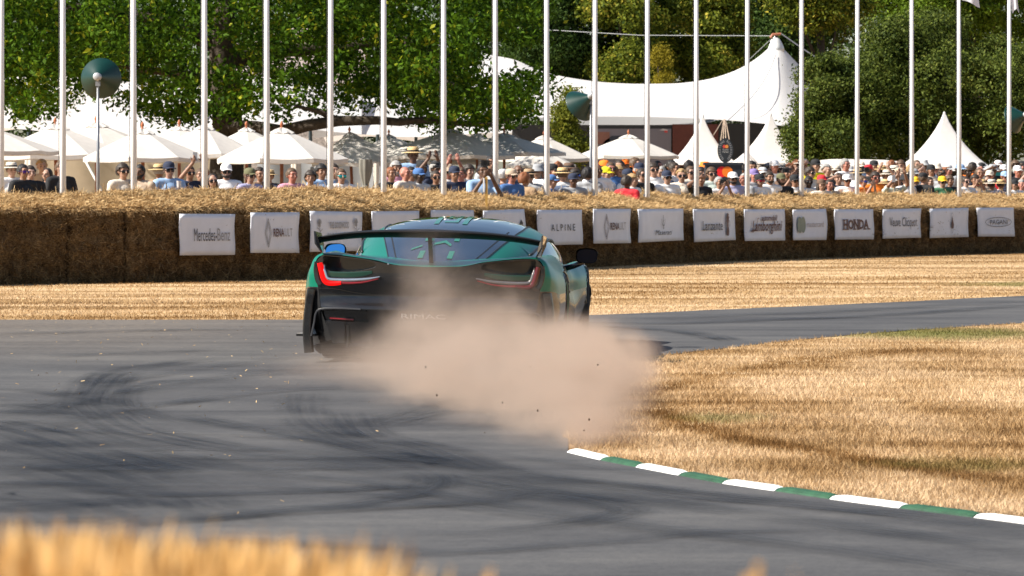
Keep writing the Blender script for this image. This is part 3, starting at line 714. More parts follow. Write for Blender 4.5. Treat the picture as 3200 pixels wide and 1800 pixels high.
# ------------------------------------------------------------------ horn loudspeakers on poles
HORN = mat('horn_green', (.001, .028, .021), .38, coat=.15, var=.15)
def speaker(u, v, D, aim, label, vb=612):
    """u, v: the driver at the back of the horn; aim: direction the mouth points to"""
    p = P(u, v, D); root = thing('horn_loudspeaker', label, 'loudspeaker', (p.x, p.y, 0), (0, 0, 0), 'green horn loudspeakers on poles')
    a = Vector(aim).normalized(); M = Matrix.Translation((0, 0, p.z)) @ a.to_track_quat('Z', 'Y').to_matrix().to_4x4()
    MB().lathe([(.045, .03), (.075, .07), (.13, .13), (.20, .21), (.265, .29), (.30, .335), (.308, .345), (.30, .345), (.255, .28), (.12, .13), (.04, .05)], 32, M).build('horn', HORN, root, True)
    MB().lathe([(.0, -.085), (.045, -.085), (.06, -.07), (.06, .02), (.045, .05)], 20, M).build('driver', mat('driver_grey', (.45, .46, .48), .4, metal=.3), root, True)
    q = Vector((0, .05, p.z-.10))
    MB().tube([(q.x, q.y, 0), (q.x, q.y, p.z*.55), q], [.026, .026, .02], 12).build('pole', STEEL, root, True)
    MB().tube([q, (0, .02, p.z-.02)], .016, 8).box((-.035, .02, p.z-.14), (.035, .08, p.z-.07)).build('bracket', STEEL, root)
speaker(305, 240, wallD(306)+4.5, (.05, 1, -.035), 'green horn loudspeaker seen from behind on a thin grey pole')
speaker(1847, 300, wallD(1840)+4.5, (-.62, .72, -.55), 'green horn loudspeaker pointing left beside a pole near the white stretch tent')
speaker(3206, 358, wallD(3200)+4.0, (-.75, .6, -.30), 'green horn loudspeaker cut by the frame beside the last flagpole')
# ------------------------------------------------------------------ trees
OAK = leafmat('oak_leaf', (.008, .032, .003), (.100, .195, .010), (.34, .36, .025), .7, .42, .9)
LIME = leafmat('lime_leaf', (.022, .048, .008), (.22, .25, .025), (.50, .42, .06), .9, .42, .8)
HOLM = leafmat('holm_leaf', (.018, .036, .006), (.125, .160, .026), (.22, .23, .05), .6, .28, .9)
DEEP = leafmat('deep_leaf', (.018, .040, .010), (.060, .105, .018), (.10, .15, .03), .3, .25, .7)
YOUNG = leafmat('young_leaf', (.055, .075, .010), (.20, .22, .025), (.36, .33, .05), .6, .4, 1.5)
def crown(root, C_, size, m, rng, per, spread, out=None, upb=.35):
    C_ = np.asarray(C_); n = len(C_); pos = np.repeat(C_, per, 0)+rng.normal(size=(n*per, 3))*spread
    o_ = np.repeat(out, per, 0) if out is not None else None
    V, Fs = leafmesh(pos-np.array(root.location), size, rng, upb, o_)
    return tag(mobj('crown', V, Fs, m, root), kind='stuff')
# the big oak over the parasols
rng = np.random.default_rng(21); DO = 90.0
root = thing('oak_tree', 'big spreading oak with low dark limbs hanging over the parasols', 'tree', (XU(700, DO), DO, 0))
bot_u = [-300, 0, 60, 130, 190, 250, 330, 430, 540, 640, 700, 780, 900, 1010, 1100, 1200, 1330, 1430, 1560, 1640, 1690, 1760]
bot_v = [330, 322, 350, 372, 350, 300, 320, 350, 385, 400, 350, 375, 372, 330, 345, 360, 385, 395, 385, 392, 300, 60]
cl = []
while len(cl) < 2250:
    n = 4000; u = rng.uniform(-350, 1700, n); D = rng.uniform(DO-6, DO+7, n); v = rng.uniform(-420, 410, n)
    b = np.interp(u, bot_u, bot_v)+6-20*np.abs(D-DO)/6
    X = (u-1600)/F*D; Z = HC-(v-VH)/F*D; p = np.stack([X, D, Z], 1)
    g = vnoise(p*np.array([1.0, .55, 1.25]), 4); g2 = vnoise(p*.42, 9)
    low = np.clip((v-190)/170, 0, 1)*np.clip((1150-u)/250, -.6, 1)
    right = (u > 1560)*np.clip((u-1560)/160, 0, 1)
    ok = (v < b) & (g*.62+g2*.38 > .41+.11*low) & (((u-1560)/150)**2*(u > 1560) < 1.0)
    ok &= ~((u > 1500) & (v > 135-(1700-u)*.1) & (v < 232+(1600-u)*.25)) & ~((u > 1600) & (v > 250) & (v > 300+(1690-u)*1.1))
    ok &= rng.uniform(0, 1, n) < np.where(v < -60, .75, 1)
    cl += list(p[ok])
cl = np.array(cl[:2250])
crown(root, cl, (.10, .19), OAK, rng, 54, np.array([.21, .24, .13]))
tk = MB()
def W3(u, v, D): return P(u, v, D)-root.location
def limb(pts, r): tk.tube([W3(*p) for p in pts], r, 8)
tk.tube([(0, 0, 0), (.05, 0, 1.3), W3(712, 400, DO), W3(705, 300, DO), W3(690, 150, DO), W3(720, -100, DO)], [.52, .42, .36, .34, .28, .18], 12)
limb([(712, 400, DO), (800, 402, DO-1), (880, 412, DO-1.5), (960, 392, DO-2), (1060, 378, DO-2), (1180, 376, DO-2.2), (1250, 382, DO-2.3), (1330, 374, DO-2), (1420, 384, DO-2), (1520, 392, DO-2), (1600, 370, DO-2)], [.20, .18, .16, .14, .12, .10, .09, .08, .07, .05, .03])
limb([(1060, 378, DO-2), (1000, 350, DO-2), (920, 330, DO-2)], [.09, .06, .03])
limb([(705, 330, DO), (600, 345, DO+.5), (520, 362, DO+.5), (470, 350, DO)], [.16, .11, .07, .03])
limb([(700, 260, DO), (560, 230, DO+1), (430, 215, DO+1), (300, 190, DO+1)], [.15, .11, .07, .03])
limb([(695, 200, DO), (860, 160, DO+1), (1050, 150, DO+1), (1250, 120, DO+1), (1420, 180, DO+1)], [.2, .16, .13, .09, .04])
limb([(1250, 120, DO+1), (1400, 260, DO+1), (1560, 320, DO)], [.09, .06, .03])
limb([(690, 150, DO), (500, 60, DO), (250, 20, DO), (40, 60, DO)], [.2, .14, .09, .04])
tk.build('trunk', BARK, root, True)

def lobed_tree(name, label, box, D, dd, m, n_lobe, n_cl, per, size, spread, seed, sub=None, group=None, lobe_r=(.14, .26), flat=.8):
    """crown of many rounded boughs inside a pixel box at depth D"""
    u0, u1, v0, v1 = box; rng = np.random.default_rng(seed); s = D/F
    root = thing(name, label, 'tree', (XU((u0+u1)/2, D), D, 0), (0, 0, 0), group)
    w = (u1-u0)*s; h = (v1-v0)*s; cx = XU((u0+u1)/2, D); zc = ZR((v0+v1)/2, D); L = []
    while len(L) < n_lobe:
        q = rng.uniform(-1, 1, 3); rr = np.sqrt(q[0]**2+q[1]**2+abs(q[2])**2.4)
        if rr > 1 or rr < .35: continue
        L.append((cx+q[0]*w*.42, D+q[1]*dd*.8, zc+q[2]*h*.44, rng.uniform(*lobe_r)*min(w, h*1.4)))
    L = np.array(L); pk = rng.integers(0, len(L), n_cl); d = rng.normal(size=(n_cl, 3)); d[:, 2] += .35; d[:, 1] -= .25; d /= np.linalg.norm(d, axis=1)[:, None]
    r = L[pk, 3]*rng.uniform(.72, 1.05, n_cl); p = L[pk, :3]+d*r[:, None]*np.array([1, 1, flat])
    crown(root, p, size, m, rng, per, np.array(spread), d)
    t = MB(); zt = zc+h*.2
    t.tube([(0, 0, 0), (.05, 0, zt*.4), (-.05, 0, zt)], [.05*w+.1, .035*w+.08, .04], 10)
    for k in range(7):
        q = L[k % len(L)]; t.tube([(0, 0, zt*(.3+.09*k)), ((q[0]-cx)*.5, (q[1]-D)*.5, zt*(.3+.09*k)*.5+q[2]*.5), (q[0]-cx, q[1]-D, q[2])], [.07, .05, .02], 6)
    t.build('trunk', BARK, root, True)
    return root
TG = 'trees behind the white tents'
lobed_tree('holm_oak', 'broad dark olive evergreen crown at the far right behind the crowd', (2500, 3420, 60, 560), 108, 3.2, HOLM, 70, 3300, 46, (.07, .13), (.16, .18, .12), 31, lobe_r=(.07, .14))
lobed_tree('holm_oak', 'lower dark olive tree hiding the right end of the stretch tent', (2440, 2760, 180, 560), 106.5, 1.9, HOLM, 34, 1150, 42, (.07, .13), (.15, .16, .12), 32, lobe_r=(.10, .18))
lobed_tree('lime_tree', 'yellowish lime tree standing left of centre behind the dipping tent roof', (1830, 2120, -130, 330), 134, 2.6, LIME, 42, 1200, 46, (.11, .19), (.22, .2, .15), 33, group=TG, lobe_r=(.10, .18))
lobed_tree('lime_tree', 'second yellowish lime tree right of the first, with golden lower boughs', (2070, 2340, -150, 330), 135, 2.6, LIME, 42, 1200, 46, (.11, .19), (.22, .2, .15), 34, group=TG, lobe_r=(.10, .18))
lobed_tree('broadleaf_tree', 'dark green tree between the oak and the yellowish lime trees', (1560, 1890, -120, 330), 136, 2.8, DEEP, 40, 1100, 46, (.11, .19), (.22, .2, .16), 35, group=TG)
lobed_tree('broadleaf_tree', 'dark leaved tree behind the mast of the stretch tent', (2260, 2620, -200, 360), 142, 2.4, DEEP, 30, 800, 46, (.12, .2), (.24, .2, .16), 36, group=TG)
lobed_tree('lime_tree', 'high golden boughs above the mast of the stretch tent', (2390, 2740, -260, 130), 138, 2.0, LIME, 26, 620, 44, (.11, .19), (.24, .2, .15), 37, group=TG)
lobed_tree('broadleaf_tree', 'bright green tree high behind the evergreen at the right', (2640, 3420, -330, 230), 146, 3.6, leafmat('bright_leaf', (.045, .085, .008), (.17, .27, .022), (.30, .35, .04), .5, .35, .7), 60, 1500, 44, (.12, .2), (.25, .22, .17), 38, group=TG, lobe_r=(.07, .13))
lobed_tree('gold_shrub', 'rounded golden leaved shrub just behind the dip of the tent roof', (2035, 2100, 150, 290), 131, .7, leafmat('gold_leaf', (.14, .12, .010), (.30, .24, .02), None, 0, .35, 2), 12, 200, 40, (.06, .1), (.1, .1, .1), 39, flat=1.2)
lobed_tree('young_tree', 'slim young yellow green tree in front of the stretch tent', (1728, 1838, 262, 545), 104, .7, YOUNG, 40, 250, 26, (.08, .13), (.12, .12, .10), 40, lobe_r=(.12, .2))
# far wood: one mass
rng = np.random.default_rng(50); n = 4200; u = rng.uniform(-500, 3700, n); v = rng.uniform(-420, 470, n)
D = 168+rng.uniform(-4, 4, n)+6*np.sin(u/170)
wc = np.stack([(u-1600)/F*D, D, HC-(v-VH)/F*D], 1); wc = wc[vnoise(wc*.5, 2) > .16]
pos = np.repeat(wc, 34, 0)+rng.normal(size=(len(wc)*34, 3))*np.array([.5, .5, .42])
V, Fs = leafmesh(pos, (.2, .36), rng)
tag(mobj('wood', V, Fs, DEEP), 'dark far wood closing the view behind the trees and tents', 'wood', None, 'stuff')

# ------------------------------------------------------------------ white tents
def sheet_tent(name, label, ridge, front, Dr, Df, Db, group=None, masts=(), skirt=0, m=None, sag=.35, backdrop=90, wall=None):
    """stretch canopy: ridge and front edge as pixel lines, each at its own depth"""
    m = m or TENT; us = np.linspace(ridge[0][0], ridge[-1][0], 60); root_p = P(us[30], 560, Dr); root = thing(name, label, 'tent', (root_p.x, root_p.y, 0), (0, 0, 0), group)
    o = Vector(root.location); ru = [q[0] for q in ridge]; rv = [q[1] for q in ridge]; fu = [q[0] for q in front]; fv = [q[1] for q in front]
    rows = []
    for s in np.linspace(0, 1, 15):
        r = []
        for u in us:
            a = P(u, float(sm(u, fu, fv)), Df); b = P(u, float(np.mean(sm(u+np.linspace(-16, 16, 9), ru, rv))), Dr)
            p = a.lerp(b, s); p.z -= sag*math.sin(math.pi*s)*(b.z-a.z)*.55; p.x += 0; r.append(p-o)
        rows.append(r)
    for s in np.linspace(0, 1, 8)[1:]:
        r = []
        for u in us:
            b = P(u, float(sm(u, ru, rv)), Dr); c = Vector((b.x, Db, max(1.6, b.z*.72)))
            p = b.lerp(c, s); p.z -= sag*math.sin(math.pi*s)*.4; r.append(p-o)
        rows.append(r)
    mb = MB().grid(rows); mb.build('canopy', m, root, True)
    for (u, v, D) in masts:
        p = P(u, v, D)-o; MB().tube([(p.x, p.y, 0), p], [.06, .05], 10).build('mast', mat('dark_mast', (.03, .05, .06), .5), root)
    return root
st = sheet_tent('stretch_tent', 'large white stretch tent rising to a tall peak at its right end',
  [(1440, 150), (1535, 172), (1600, 184), (1700, 225), (1800, 246), (1900, 258), (2000, 262), (2100, 261), (2200, 250), (2290, 224), (2350, 192), (2395, 158), (2418, 136), (2434, 136), (2455, 160), (2490, 195), (2530, 240), (2620, 330)],
  [(1440, 372), (1535, 370), (1700, 367), (1870, 364), (2000, 365), (2190, 371), (2300, 378), (2400, 388), (2510, 401), (2620, 415)], 122, 114, 132, masts=[(2426, 112, 122), (1545, 160, 122), (1500, 372, 114.4), (2560, 408, 114.4)])
o = Vector(st.location)
pk = P(2425, 150, 122)-o
MB().lathe([(.10, -.20), (.27, -.14), (.25, .0), (.19, .14), (.12, .26), (.05, .32)], 18, Matrix.Translation(pk+Vector((0, -.05, .02)))).build('peak_collar', mat('clear_collar', (.62, .63, .62), .25), st, True)
for q in ((-.17, 0), (.14, 0), (.02, -.1)):
    MB().tube([pk+Vector((q[0], q[1], .2)), P(2424, 112, 122)-o], .014, 5).build('strap', STEEL, st)
MB().tube([P(2408, 118, 121.9)-o, P(2414, 108, 121.9)-o, P(2440, 106, 121.9)-o], .05, 6).build('mast_head', mat('rust', (.30, .10, .05), .6), st)
MB().tube([P(2440, 104, 122)-o, P(2500, 146, 119)-o, P(2760, 320, 110)-o], .022, 5).build('guy_rope', ROPE, st)
MB().tube([P(2410, 112, 122)-o, P(2000, 110, 124)-o, P(1690, 92, 126)-o, P(1300, 60, 128)-o], .010, 5).build('guy_rope', mat('grey_cable', (.35, .36, .36), .5), st)
MB().tube([P(2412, 120, 122)-o, P(2330, 196, 124.5)-o], .010, 5).build('guy_rope', STEEL, st)
pts = []
for t in np.linspace(0, 1, 14):
    u = 2424-150*t; v = 172+205*t**.9; pts.append(P(u+18*math.sin(math.pi*t), v, 121.2-7.8*t)-o)
MB().tube(pts, .012, 5).build('rope', STEEL, st)
MG = 'white marquee roofs behind the oak'
sheet_tent('marquee', 'white marquee roof glimpsed under the oak at the far left', [(-220, 300), (-60, 262), (60, 240), (200, 238), (330, 250), (470, 262), (620, 280)], [(-220, 480), (0, 400), (130, 410), (260, 425), (420, 430), (620, 440)], 112, 101, 120, MG, [(200, 250, 112), (90, 400, 101)], sag=.25)
sheet_tent('marquee', 'white marquee roof behind the trunk of the oak', [(500, 300), (640, 258), (760, 240), (900, 245), (1010, 262), (1130, 290)], [(500, 440), (650, 420), (800, 396), (930, 400), (1040, 412), (1130, 420)], 116, 104, 124, MG, [(780, 250, 116), (970, 400, 104)], sag=.25)
sheet_tent('marquee', 'white marquee roof under the long low limb, with a slanted dark pole', [(980, 330), (1120, 300), (1260, 320), (1400, 352), (1500, 372), (1600, 388)], [(980, 432), (1120, 420), (1260, 428), (1400, 425), (1500, 416), (1600, 414)], 118, 106, 126, MG, [(1300, 340, 118), (1180, 420, 106)], sag=.25)
rt = thing('ridge_tent_frame', 'beige canvas inside wall of the marquee behind the left parasols', 'canvas wall', (XU(380, 99), 99, 0))
TAN = mat('tan_canvas', (.40, .335, .25), .9, var=.08, scale=3)
MB().grid([[(x, .08*math.sin(x*3.1+z), z) for x in np.linspace(-4.3, 3.2, 40)] for z in (0, .7, 1.4, 2.2)]).build('canvas', TAN, rt, True)
for x0, x1 in ((-1.05, -.25), (-3.3, -2.9), (2.0, 2.6)):
    MB().tube([(x0, -.5, 2.3), (x1, -.9, .9)], .035, 6).build('strut', WHITE, rt)
wt = thing('tent_side_wall', 'pale grey tent side wall behind the parasols left of centre', 'tent wall', (XU(1080, 100), 100, 0))
GREYC = mat('grey_canvas', (.42, .43, .45), .9, var=.06, scale=2)
MB().grid([[(x, .05*math.sin(x*4.0), z) for x in np.linspace(-2.3, 2.6, 40)] for z in (0, .7, 1.4, 2.1)]).build('canvas', GREYC, wt, True)
for x, w_ in ((-1.25, .09), (.75, .05), (1.45, .05)):
    MB().box((x-w_/2, -.16, 0), (x+w_/2, -.08, 2.15)).build('post', mat('navy_post', (.03, .045, .075), .5), wt)
# tied curtains and covered parasols
CURT = mat('curtain_canvas', (.60, .565, .50), .9, var=.06); CURTD = mat('dark_curtain_canvas', (.19, .185, .16), .9, var=.08)
def curtain(u, D, vt, vb, w, m, label, tie=.45, name='tied_curtain', cat='curtain'):
    p = P(u, vb, D); zt = ZR(vt, D); zb = 0.0; rows = []
    root = thing(name, label, cat, (p.x, D, 0))
    for t in np.linspace(0, 1, 16):
        z = zt+(zb-zt)*t; k = w*(1-.62*math.exp(-((t-tie)/.12)**2))*(.75+.45*t)
        rows.append([(k*(1+.14*math.sin(a*7))*math.cos(a), k*.7*(1+.14*math.sin(a*7))*math.sin(a), z) for a in np.linspace(0, 2*math.pi, 36)[:-1]])
    MB().grid(rows, True).build('fabric', m, root, True)
    zz = zt*(1-tie); MB().lathe([(w*.36, zz-.03), (w*.42, zz), (w*.36, zz+.03)], 16).build('tie', m, root)
curtain(97, 84, 478, 605, .16, CURT, 'pale tied curtain at the far left behind the dark haired spectators', .42)
curtain(925, 84, 498, 605, .13, CURT, 'pale tied curtain right of a red brown parasol pole', .4)
curtain(1142, 80, 498, 605, .17, CURTD, 'dark grey tied curtain under the dappled parasol', .3)
curtain(1176, 81, 510, 605, .07, CURT, 'narrow cream curtain beside the dark grey one', .35)
curtain(548, 86, 500, 605, .12, CURT, 'pale tied curtain behind the man filming with a phone', .4)
# small pagoda tents
def pagoda(ua, va, u0, u1, vb, D, label):
    p = P(ua, va, D); root = thing('pagoda_tent', label, 'tent', (p.x, D, 0), (0, 0, R(8)), 'small pointed white tents'); w = (u1-u0)/F*D/2; zb = ZR(vb, D); n = 10; rows = []
    for t in np.linspace(0, 1, n):
        k = w*(.02+.98*t**1.22)*(.985); z = zb+(p.z-zb)*(1-t)**1.38
        rows.append([(k*math.copysign(min(1, abs(math.cos(a))*1.35), math.cos(a)), k*math.copysign(min(1, abs(math.sin(a))*1.35), math.sin(a)), z) for a in np.linspace(0, 2*math.pi, 33)[:-1]])
    MB().grid(rows, True).build('canopy', TENT, root, True)
    MB().lathe([(.0, p.z+.05), (.03, p.z+.03), (.045, p.z-.06)], 10).build('finial', TENT, root)
    for sx in (-1, 1):
        for sy in (-1, 1): MB().tube([(sx*w*.97, sy*w*.97, 0), (sx*w*.97, sy*w*.97, zb)], .03, 8).build('leg', STEEL, root)
pagoda(2196, 362, 2085, 2300, 515, 112, 'small pointed white tent left of the hanging oval sign')
pagoda(2408, 358, 2285, 2530, 512, 111, 'small pointed white tent right of the hanging oval sign')
pagoda(2951, 354, 2800, 3100, 534, 104, 'small pointed white tent alone before the olive evergreen')
# low white roofs far right
sheet_tent('marquee', 'low white tent top just above the heads at the right', [(2540, 505), (2600, 497), (2700, 498), (2770, 500), (2830, 508)], [(2540, 520), (2600, 518), (2700, 518), (2770, 518), (2830, 522)], 103, 101, 105, None, sag=.1)
# dark hall with a picture panel under the tent
BD = mat('dark_cladding', (.018, .02, .024), .6, var=.15); MAR = mat('maroon_panel', (.10, .022, .016), .6, var=.08)
hl = thing('exhibition_hall', 'low dark hall with a picture panel and maroon wall under the tent', 'building', (XU(2180, 128), 128, 0))
def HB(u0, v0, u1, v1, y0, y1):
    a = P(u0, v1, 128); b = P(u1, v0, 128); return (a.x-hl.location.x, y0, max(0, a.z)), (b.x-hl.location.x, y1, b.z)
MB().box(*HB(1590, 390, 2560, 800, .3, 6)).build('wall', BD, hl)
MB().box(*HB(1862, 402, 2098, 520, .1, .3)).build('picture_panel', mat('picture_grey', (.17, .165, .21), .5, var=.10, scale=1), hl)
MB().box(*HB(1862, 412, 1905, 450, .06, .1)).build('picture_wall', mat('picture_rust', (.22, .10, .08), .5), hl)
a = HB(1878, 422, 1990, 460, .06, .1); 
pts = [(1878, 462), (1890, 440), (1912, 425), (1950, 423), (1985, 430), (2000, 462)]
MB().poly([(P(u, v, 128).x-hl.location.x, .09, P(u, v, 128).z) for u, v in pts], (0, -.03, 0)).build('picture_car', mat('picture_navy', (.02, .03, .055), .5), hl)
MB().poly([(P(u, v, 128).x-hl.location.x, .09, P(u, v, 128).z) for u, v in [(2060, 407), (2072, 402), (2088, 405), (2086, 409)]], (0, -.03, 0)).build('picture_plane', mat('picture_white', (.5, .5, .55), .5), hl)
MB().poly([(P(u, v, 128).x-hl.location.x, .085, P(u, v, 128).z) for u, v in [(2076, 408), (2086, 408), (2086, 414), (2077, 414)]], (0, -.03, 0)).build('picture_badge', mat('picture_red', (.6, .06, .06), .5), hl)
MB().box(*HB(2102, 388, 2245, 520, .05, .3)).build('maroon_wall', MAR, hl)
MB().box(*HB(2246, 386, 2560, 520, .12, .3)).build('door_panel', mat('hall_black', (.012, .014, .018), .5), hl)
hg = thing('hedge', 'clipped green hedge just showing under the tent edge', 'hedge', (XU(2080, 136), 136, 0)); rng = np.random.default_rng(77)
n = 900; c = np.stack([rng.uniform(-5, 5, n), rng.uniform(-.5, .5, n), rng.uniform(1.5, 3.75, n)], 1)
pos = np.repeat(c, 24, 0)+rng.normal(size=(n*24, 3))*.13; V, Fs = leafmesh(pos, (.09, .16), rng); tag(mobj('foliage', V, Fs, leafmat('hedge_leaf', (.03, .055, .01), (.11, .16, .03), (.2, .2, .04), .5)), kind='stuff').parent = hg
MB().box((-5, -.3, 0), (5, .3, 1.6)).build('stems', BARK, hg)
# stone house behind the oak
hs = thing('stone_house', 'pale stone house glimpsed through a gap in the oak', 'house', (XU(930, 150), 150, 0))
MB().box((-2.6, 0, 0), (2.4, 5, 5.3)).build('wall', mat('flint_wall', (.36, .33, .31), .9, var=.5, scale=9, bump=.6), hs)
MB().add([(-2.8, -.3, 5.3), (2.6, -.3, 5.3), (2.6, 5.3, 5.3), (-2.8, 5.3, 5.3), (-2.8, 2.5, 7.6), (2.6, 2.5, 7.6)], [(0, 1, 5, 4), (2, 3, 4, 5), (0, 4, 3), (1, 2, 5), (3, 2, 1, 0)]).build('roof', mat('roof_tile', (.33, .27, .25), .9, var=.4, scale=14), hs)

# ------------------------------------------------------------------ parasols
def parasol(ua, va, u0, u1, ve, D, label, rotz=.3, n=8, pole_u=None, vent=True, m=None, droop=.16):
    ve += 7; ce = (u0+u1)/2; u0 = ce+(u0-ce)*1.1; u1 = ce+(u1-ce)*1.1
    p = P(ua, va, D); root = thing('parasol', label, 'parasol', (p.x, D, 0), (0, 0, 0), 'cream parasols behind the wall'); s = D/F
    w = (u1-u0)/2*s; cx = ((u0+u1)/2-ua)*s; ze = ZR(ve, D); H = p.z-ze; m = m or CANVAS
    def rim(k, t, dz=0):
        a = rotz+2*math.pi*k/n; return Vector((cx*t+w*1.02*t*math.cos(a), w*1.02*t*math.sin(a), p.z-H*(t**1.12)*.93-dz))
    rows = []
    for t in np.linspace(.10, 1, 9):
        r = []
        for k in range(n):
            a, b = rim(k, t), rim(k+1, t)
            for f in (0, .25, .5, .75):
                q = a.lerp(b, f); q.z -= droop*H*.45*math.sin(math.pi*f)*t**2*.6; r.append(q)
        rows.append(r)
    last = rows[-1]; rows.append([q+Vector((0, 0, -.10*H-.02)) for q in last])
    mb = MB().grid(rows, True); 
    if not vent: mb.add(rows[0], [tuple(range(len(rows[0])-1, -1, -1))])
    mb.build('canopy', m, root)
    if vent:
        rr = []
        for t, dz in ((.01, -.05*H), (.10, -.05*H), (.19, -.02*H)):
            rr.append([rim(k/2, t, dz)+Vector((0, 0, .015*math.cos(k*math.pi))) for k in range(2*n)])
        MB().grid(rr, True).build('vent_cap', m, root)
    MB().lathe([(.0, p.z+.17), (.025, p.z+.13), (.035, p.z+.09), (.015, p.z+.06), (.03, p.z+.03), (.03, p.z-.02)], 10).build('finial', mat('terracotta_finial', (.42, .13, .05), .5), root, True)
    MB().tube([(cx*.4, 0, 0), (cx*.2, 0, p.z*.6), (0, 0, p.z)], .035, 10).build('pole', WOOD, root)
    for k in range(n):
        a = rim(k, .96); MB().tube([(0, 0, p.z-H*.25), Vector((a.x*.5, a.y*.5, (p.z-H*.25+a.z)/2-.02)), a+Vector((0, 0, -.03))], .012, 5).build('rib', WOOD, root)
    return root
parasol(-40, 396, -230, 160, 470, 72, 'cream parasol cut by the left frame edge', .15)
parasol(172, 392, -20, 396, 484, 76, 'cream parasol above the straw hatted and dark haired spectators at far left', .5)
parasol(300, 386, 120, 500, 470, 82, 'cream parasol peeping up behind the two at the far left', .2)
parasol(445, 407, 275, 634, 492, 71, 'cream parasol just left of the man filming with his phone', .62)
parasol(560, 398, 400, 720, 465, 80, 'cream parasol behind, mostly hidden near the raised phone', .1)
parasol(770, 402, 650, 900, 468, 83, 'cream parasol peeping up between the white cap and the man in pink', .1)
parasol(640, 394, 470, 796, 480, 75, 'cream parasol over the man in the white cap', .4)
parasol(880, 404, 690, 1075, 496, 73.5, 'bright cream parasol with red brown pole by the man in pink', .52)
parasol(1092, 418, 985, 1268, 505, 88, 'cream parasol dappled with leaf shadow', .35)
parasol(1215, 424, 1130, 1330, 472, 97, 'small far cream parasol behind the dappled one', .3)
parasol(1412, 408, 1175, 1600, 484, 88.5, 'wide parasol in full shade of the oak, grey blue', .42)
parasol(1400, 462, 1290, 1510, 502, 96, 'low shaded parasol under the wide grey blue one', .2, vent=False)
parasol(1490, 420, 1390, 1600, 470, 95, 'pale grey parasol behind the wide shaded one', .1)
parasol(1575, 420, 1400, 1760, 474, 90, 'grey parasol with dapples right of the wide shaded one', .35)
parasol(1700, 427, 1560, 1838, 492, 101, 'white parasol behind the straw hatted spectators', .3)
parasol(1700, 470, 1590, 1790, 512, 99, 'small low white parasol left of the horn loudspeaker pole', .2, vent=False)
parasol(1964, 424, 1815, 2112, 484, 102, 'white parasol before the picture panel', .28)
# ------------------------------------------------------------------ hanging oval sign and display box
NAVY = mat('sign_navy', (.018, .024, .034), .45, var=.1)
D = 109; p = P(2267, 470, D); root = thing('oval_sign', 'dark oval sign with wreath and two coloured discs hanging from the tent', 'sign', p)
def ovl(rx, rz, y): return [(rx*math.cos(2*math.pi*k/32), y, rz*math.sin(2*math.pi*k/32)) for k in range(32)]
MB().poly(ovl(.225, .35, .03), (0, -.05, 0)).build('plate', NAVY, root)
LAU = mat('laurel_grey', (.34, .36, .40), .6); em = MB()
for s in (-1, 1):
    for k in range(11):
        a = R(-68+k*13.5); c = Vector((s*.165*math.cos(a), 0, .27*math.sin(a))); t = Vector((-s*.165*math.sin(a), 0, .27*math.cos(a))).normalized(); q = Vector((t.z, 0, -t.x))
        for e in (-1, 1):
            d = (t*.8+q*e*.8).normalized(); em.add([tuple(c+Vector((0, -.024, 0))), tuple(c+d*.022+Vector((d.z*.009, -.024, -d.x*.009))), tuple(c+d*.05+Vector((0, -.024, 0))), tuple(c+d*.022-Vector((d.z*.009, .024, -d.x*.009)))], [(0, 1, 2, 3)])
em.build('wreath', LAU, root)
e1 = MB(); disc(e1, -.03, .11, .05, .05, -.024); e1.build('red_disc', mat('disc_red', (.55, .05, .04), .5), root)
e1 = MB(); disc(e1, .035, .11, .05, .05, -.0255); e1.build('orange_disc', mat('disc_orange', (.65, .25, .05), .5), root)
for tx, z in (('Grand', .0), ('Festival', -.065)):
    V, Fs = text_mesh(tx, .16, .045, -.08, z, -.024); mobj('lettering', V, Fs, mat('sign_text', (.5, .52, .55), .6), root)
for (ua, va), (ub, vb) in (((2262, 374), (2252, 440)), ((2264, 374), (2260, 436)), ((2266, 374), (2268, 434)), ((2268, 376), (2279, 436)), ((2258, 376), (2230, 422))):
    MB().tube([P(ua, va, 114)-p, P(ub, vb, D)-p], .014, 5).build('rope', mat('hemp_rope', (.40, .30, .22), .9), root)
D = 76; p = P(2262, 600, D); root = thing('display_box', 'dark display box with red and orange discs among the crowd', 'display', (p.x, D, 0))
zt, zb = ZR(508, D), .5; hw = 57/F*D
MB().box((-hw, 0, zb), (hw, .5, zt-.05)).build('cabinet', NAVY, root); MB().box((-hw-.03, -.03, zt-.05), (hw+.03, .55, zt)).build('lid', NAVY, root)
for sx in (-1, 1): MB().box((sx*hw*.8-.05, .1, 0), (sx*hw*.8+.05, .4, zb)).build('leg', NAVY, root)
for nm, u, c, y in (('red_disc', 2256, (.75, .01, .012), -.004), ('orange_disc', 2273, (.85, .20, .012), -.008)):
    e1 = MB(); q = P(u, 537, D); disc(e1, q.x-p.x, q.z, .105, .105, y); e1.build(nm, mat(nm, c, .5, var=.03), root)
st_ = thing('wooden_stake', 'short yellow wooden stake behind the straw wall near the photographer', 'stake', (XU(1520, 60), 60, 0))
MB().box((-.02, -.02, 0), (.02, .02, ZR(553, 60))).build('stake', mat('yellow_wood', (.45, .26, .06), .6), st_); MB().box((-.055, -.03, 1.25), (-.03, .0, ZR(556, 60))).build('tag', WHITE, st_)
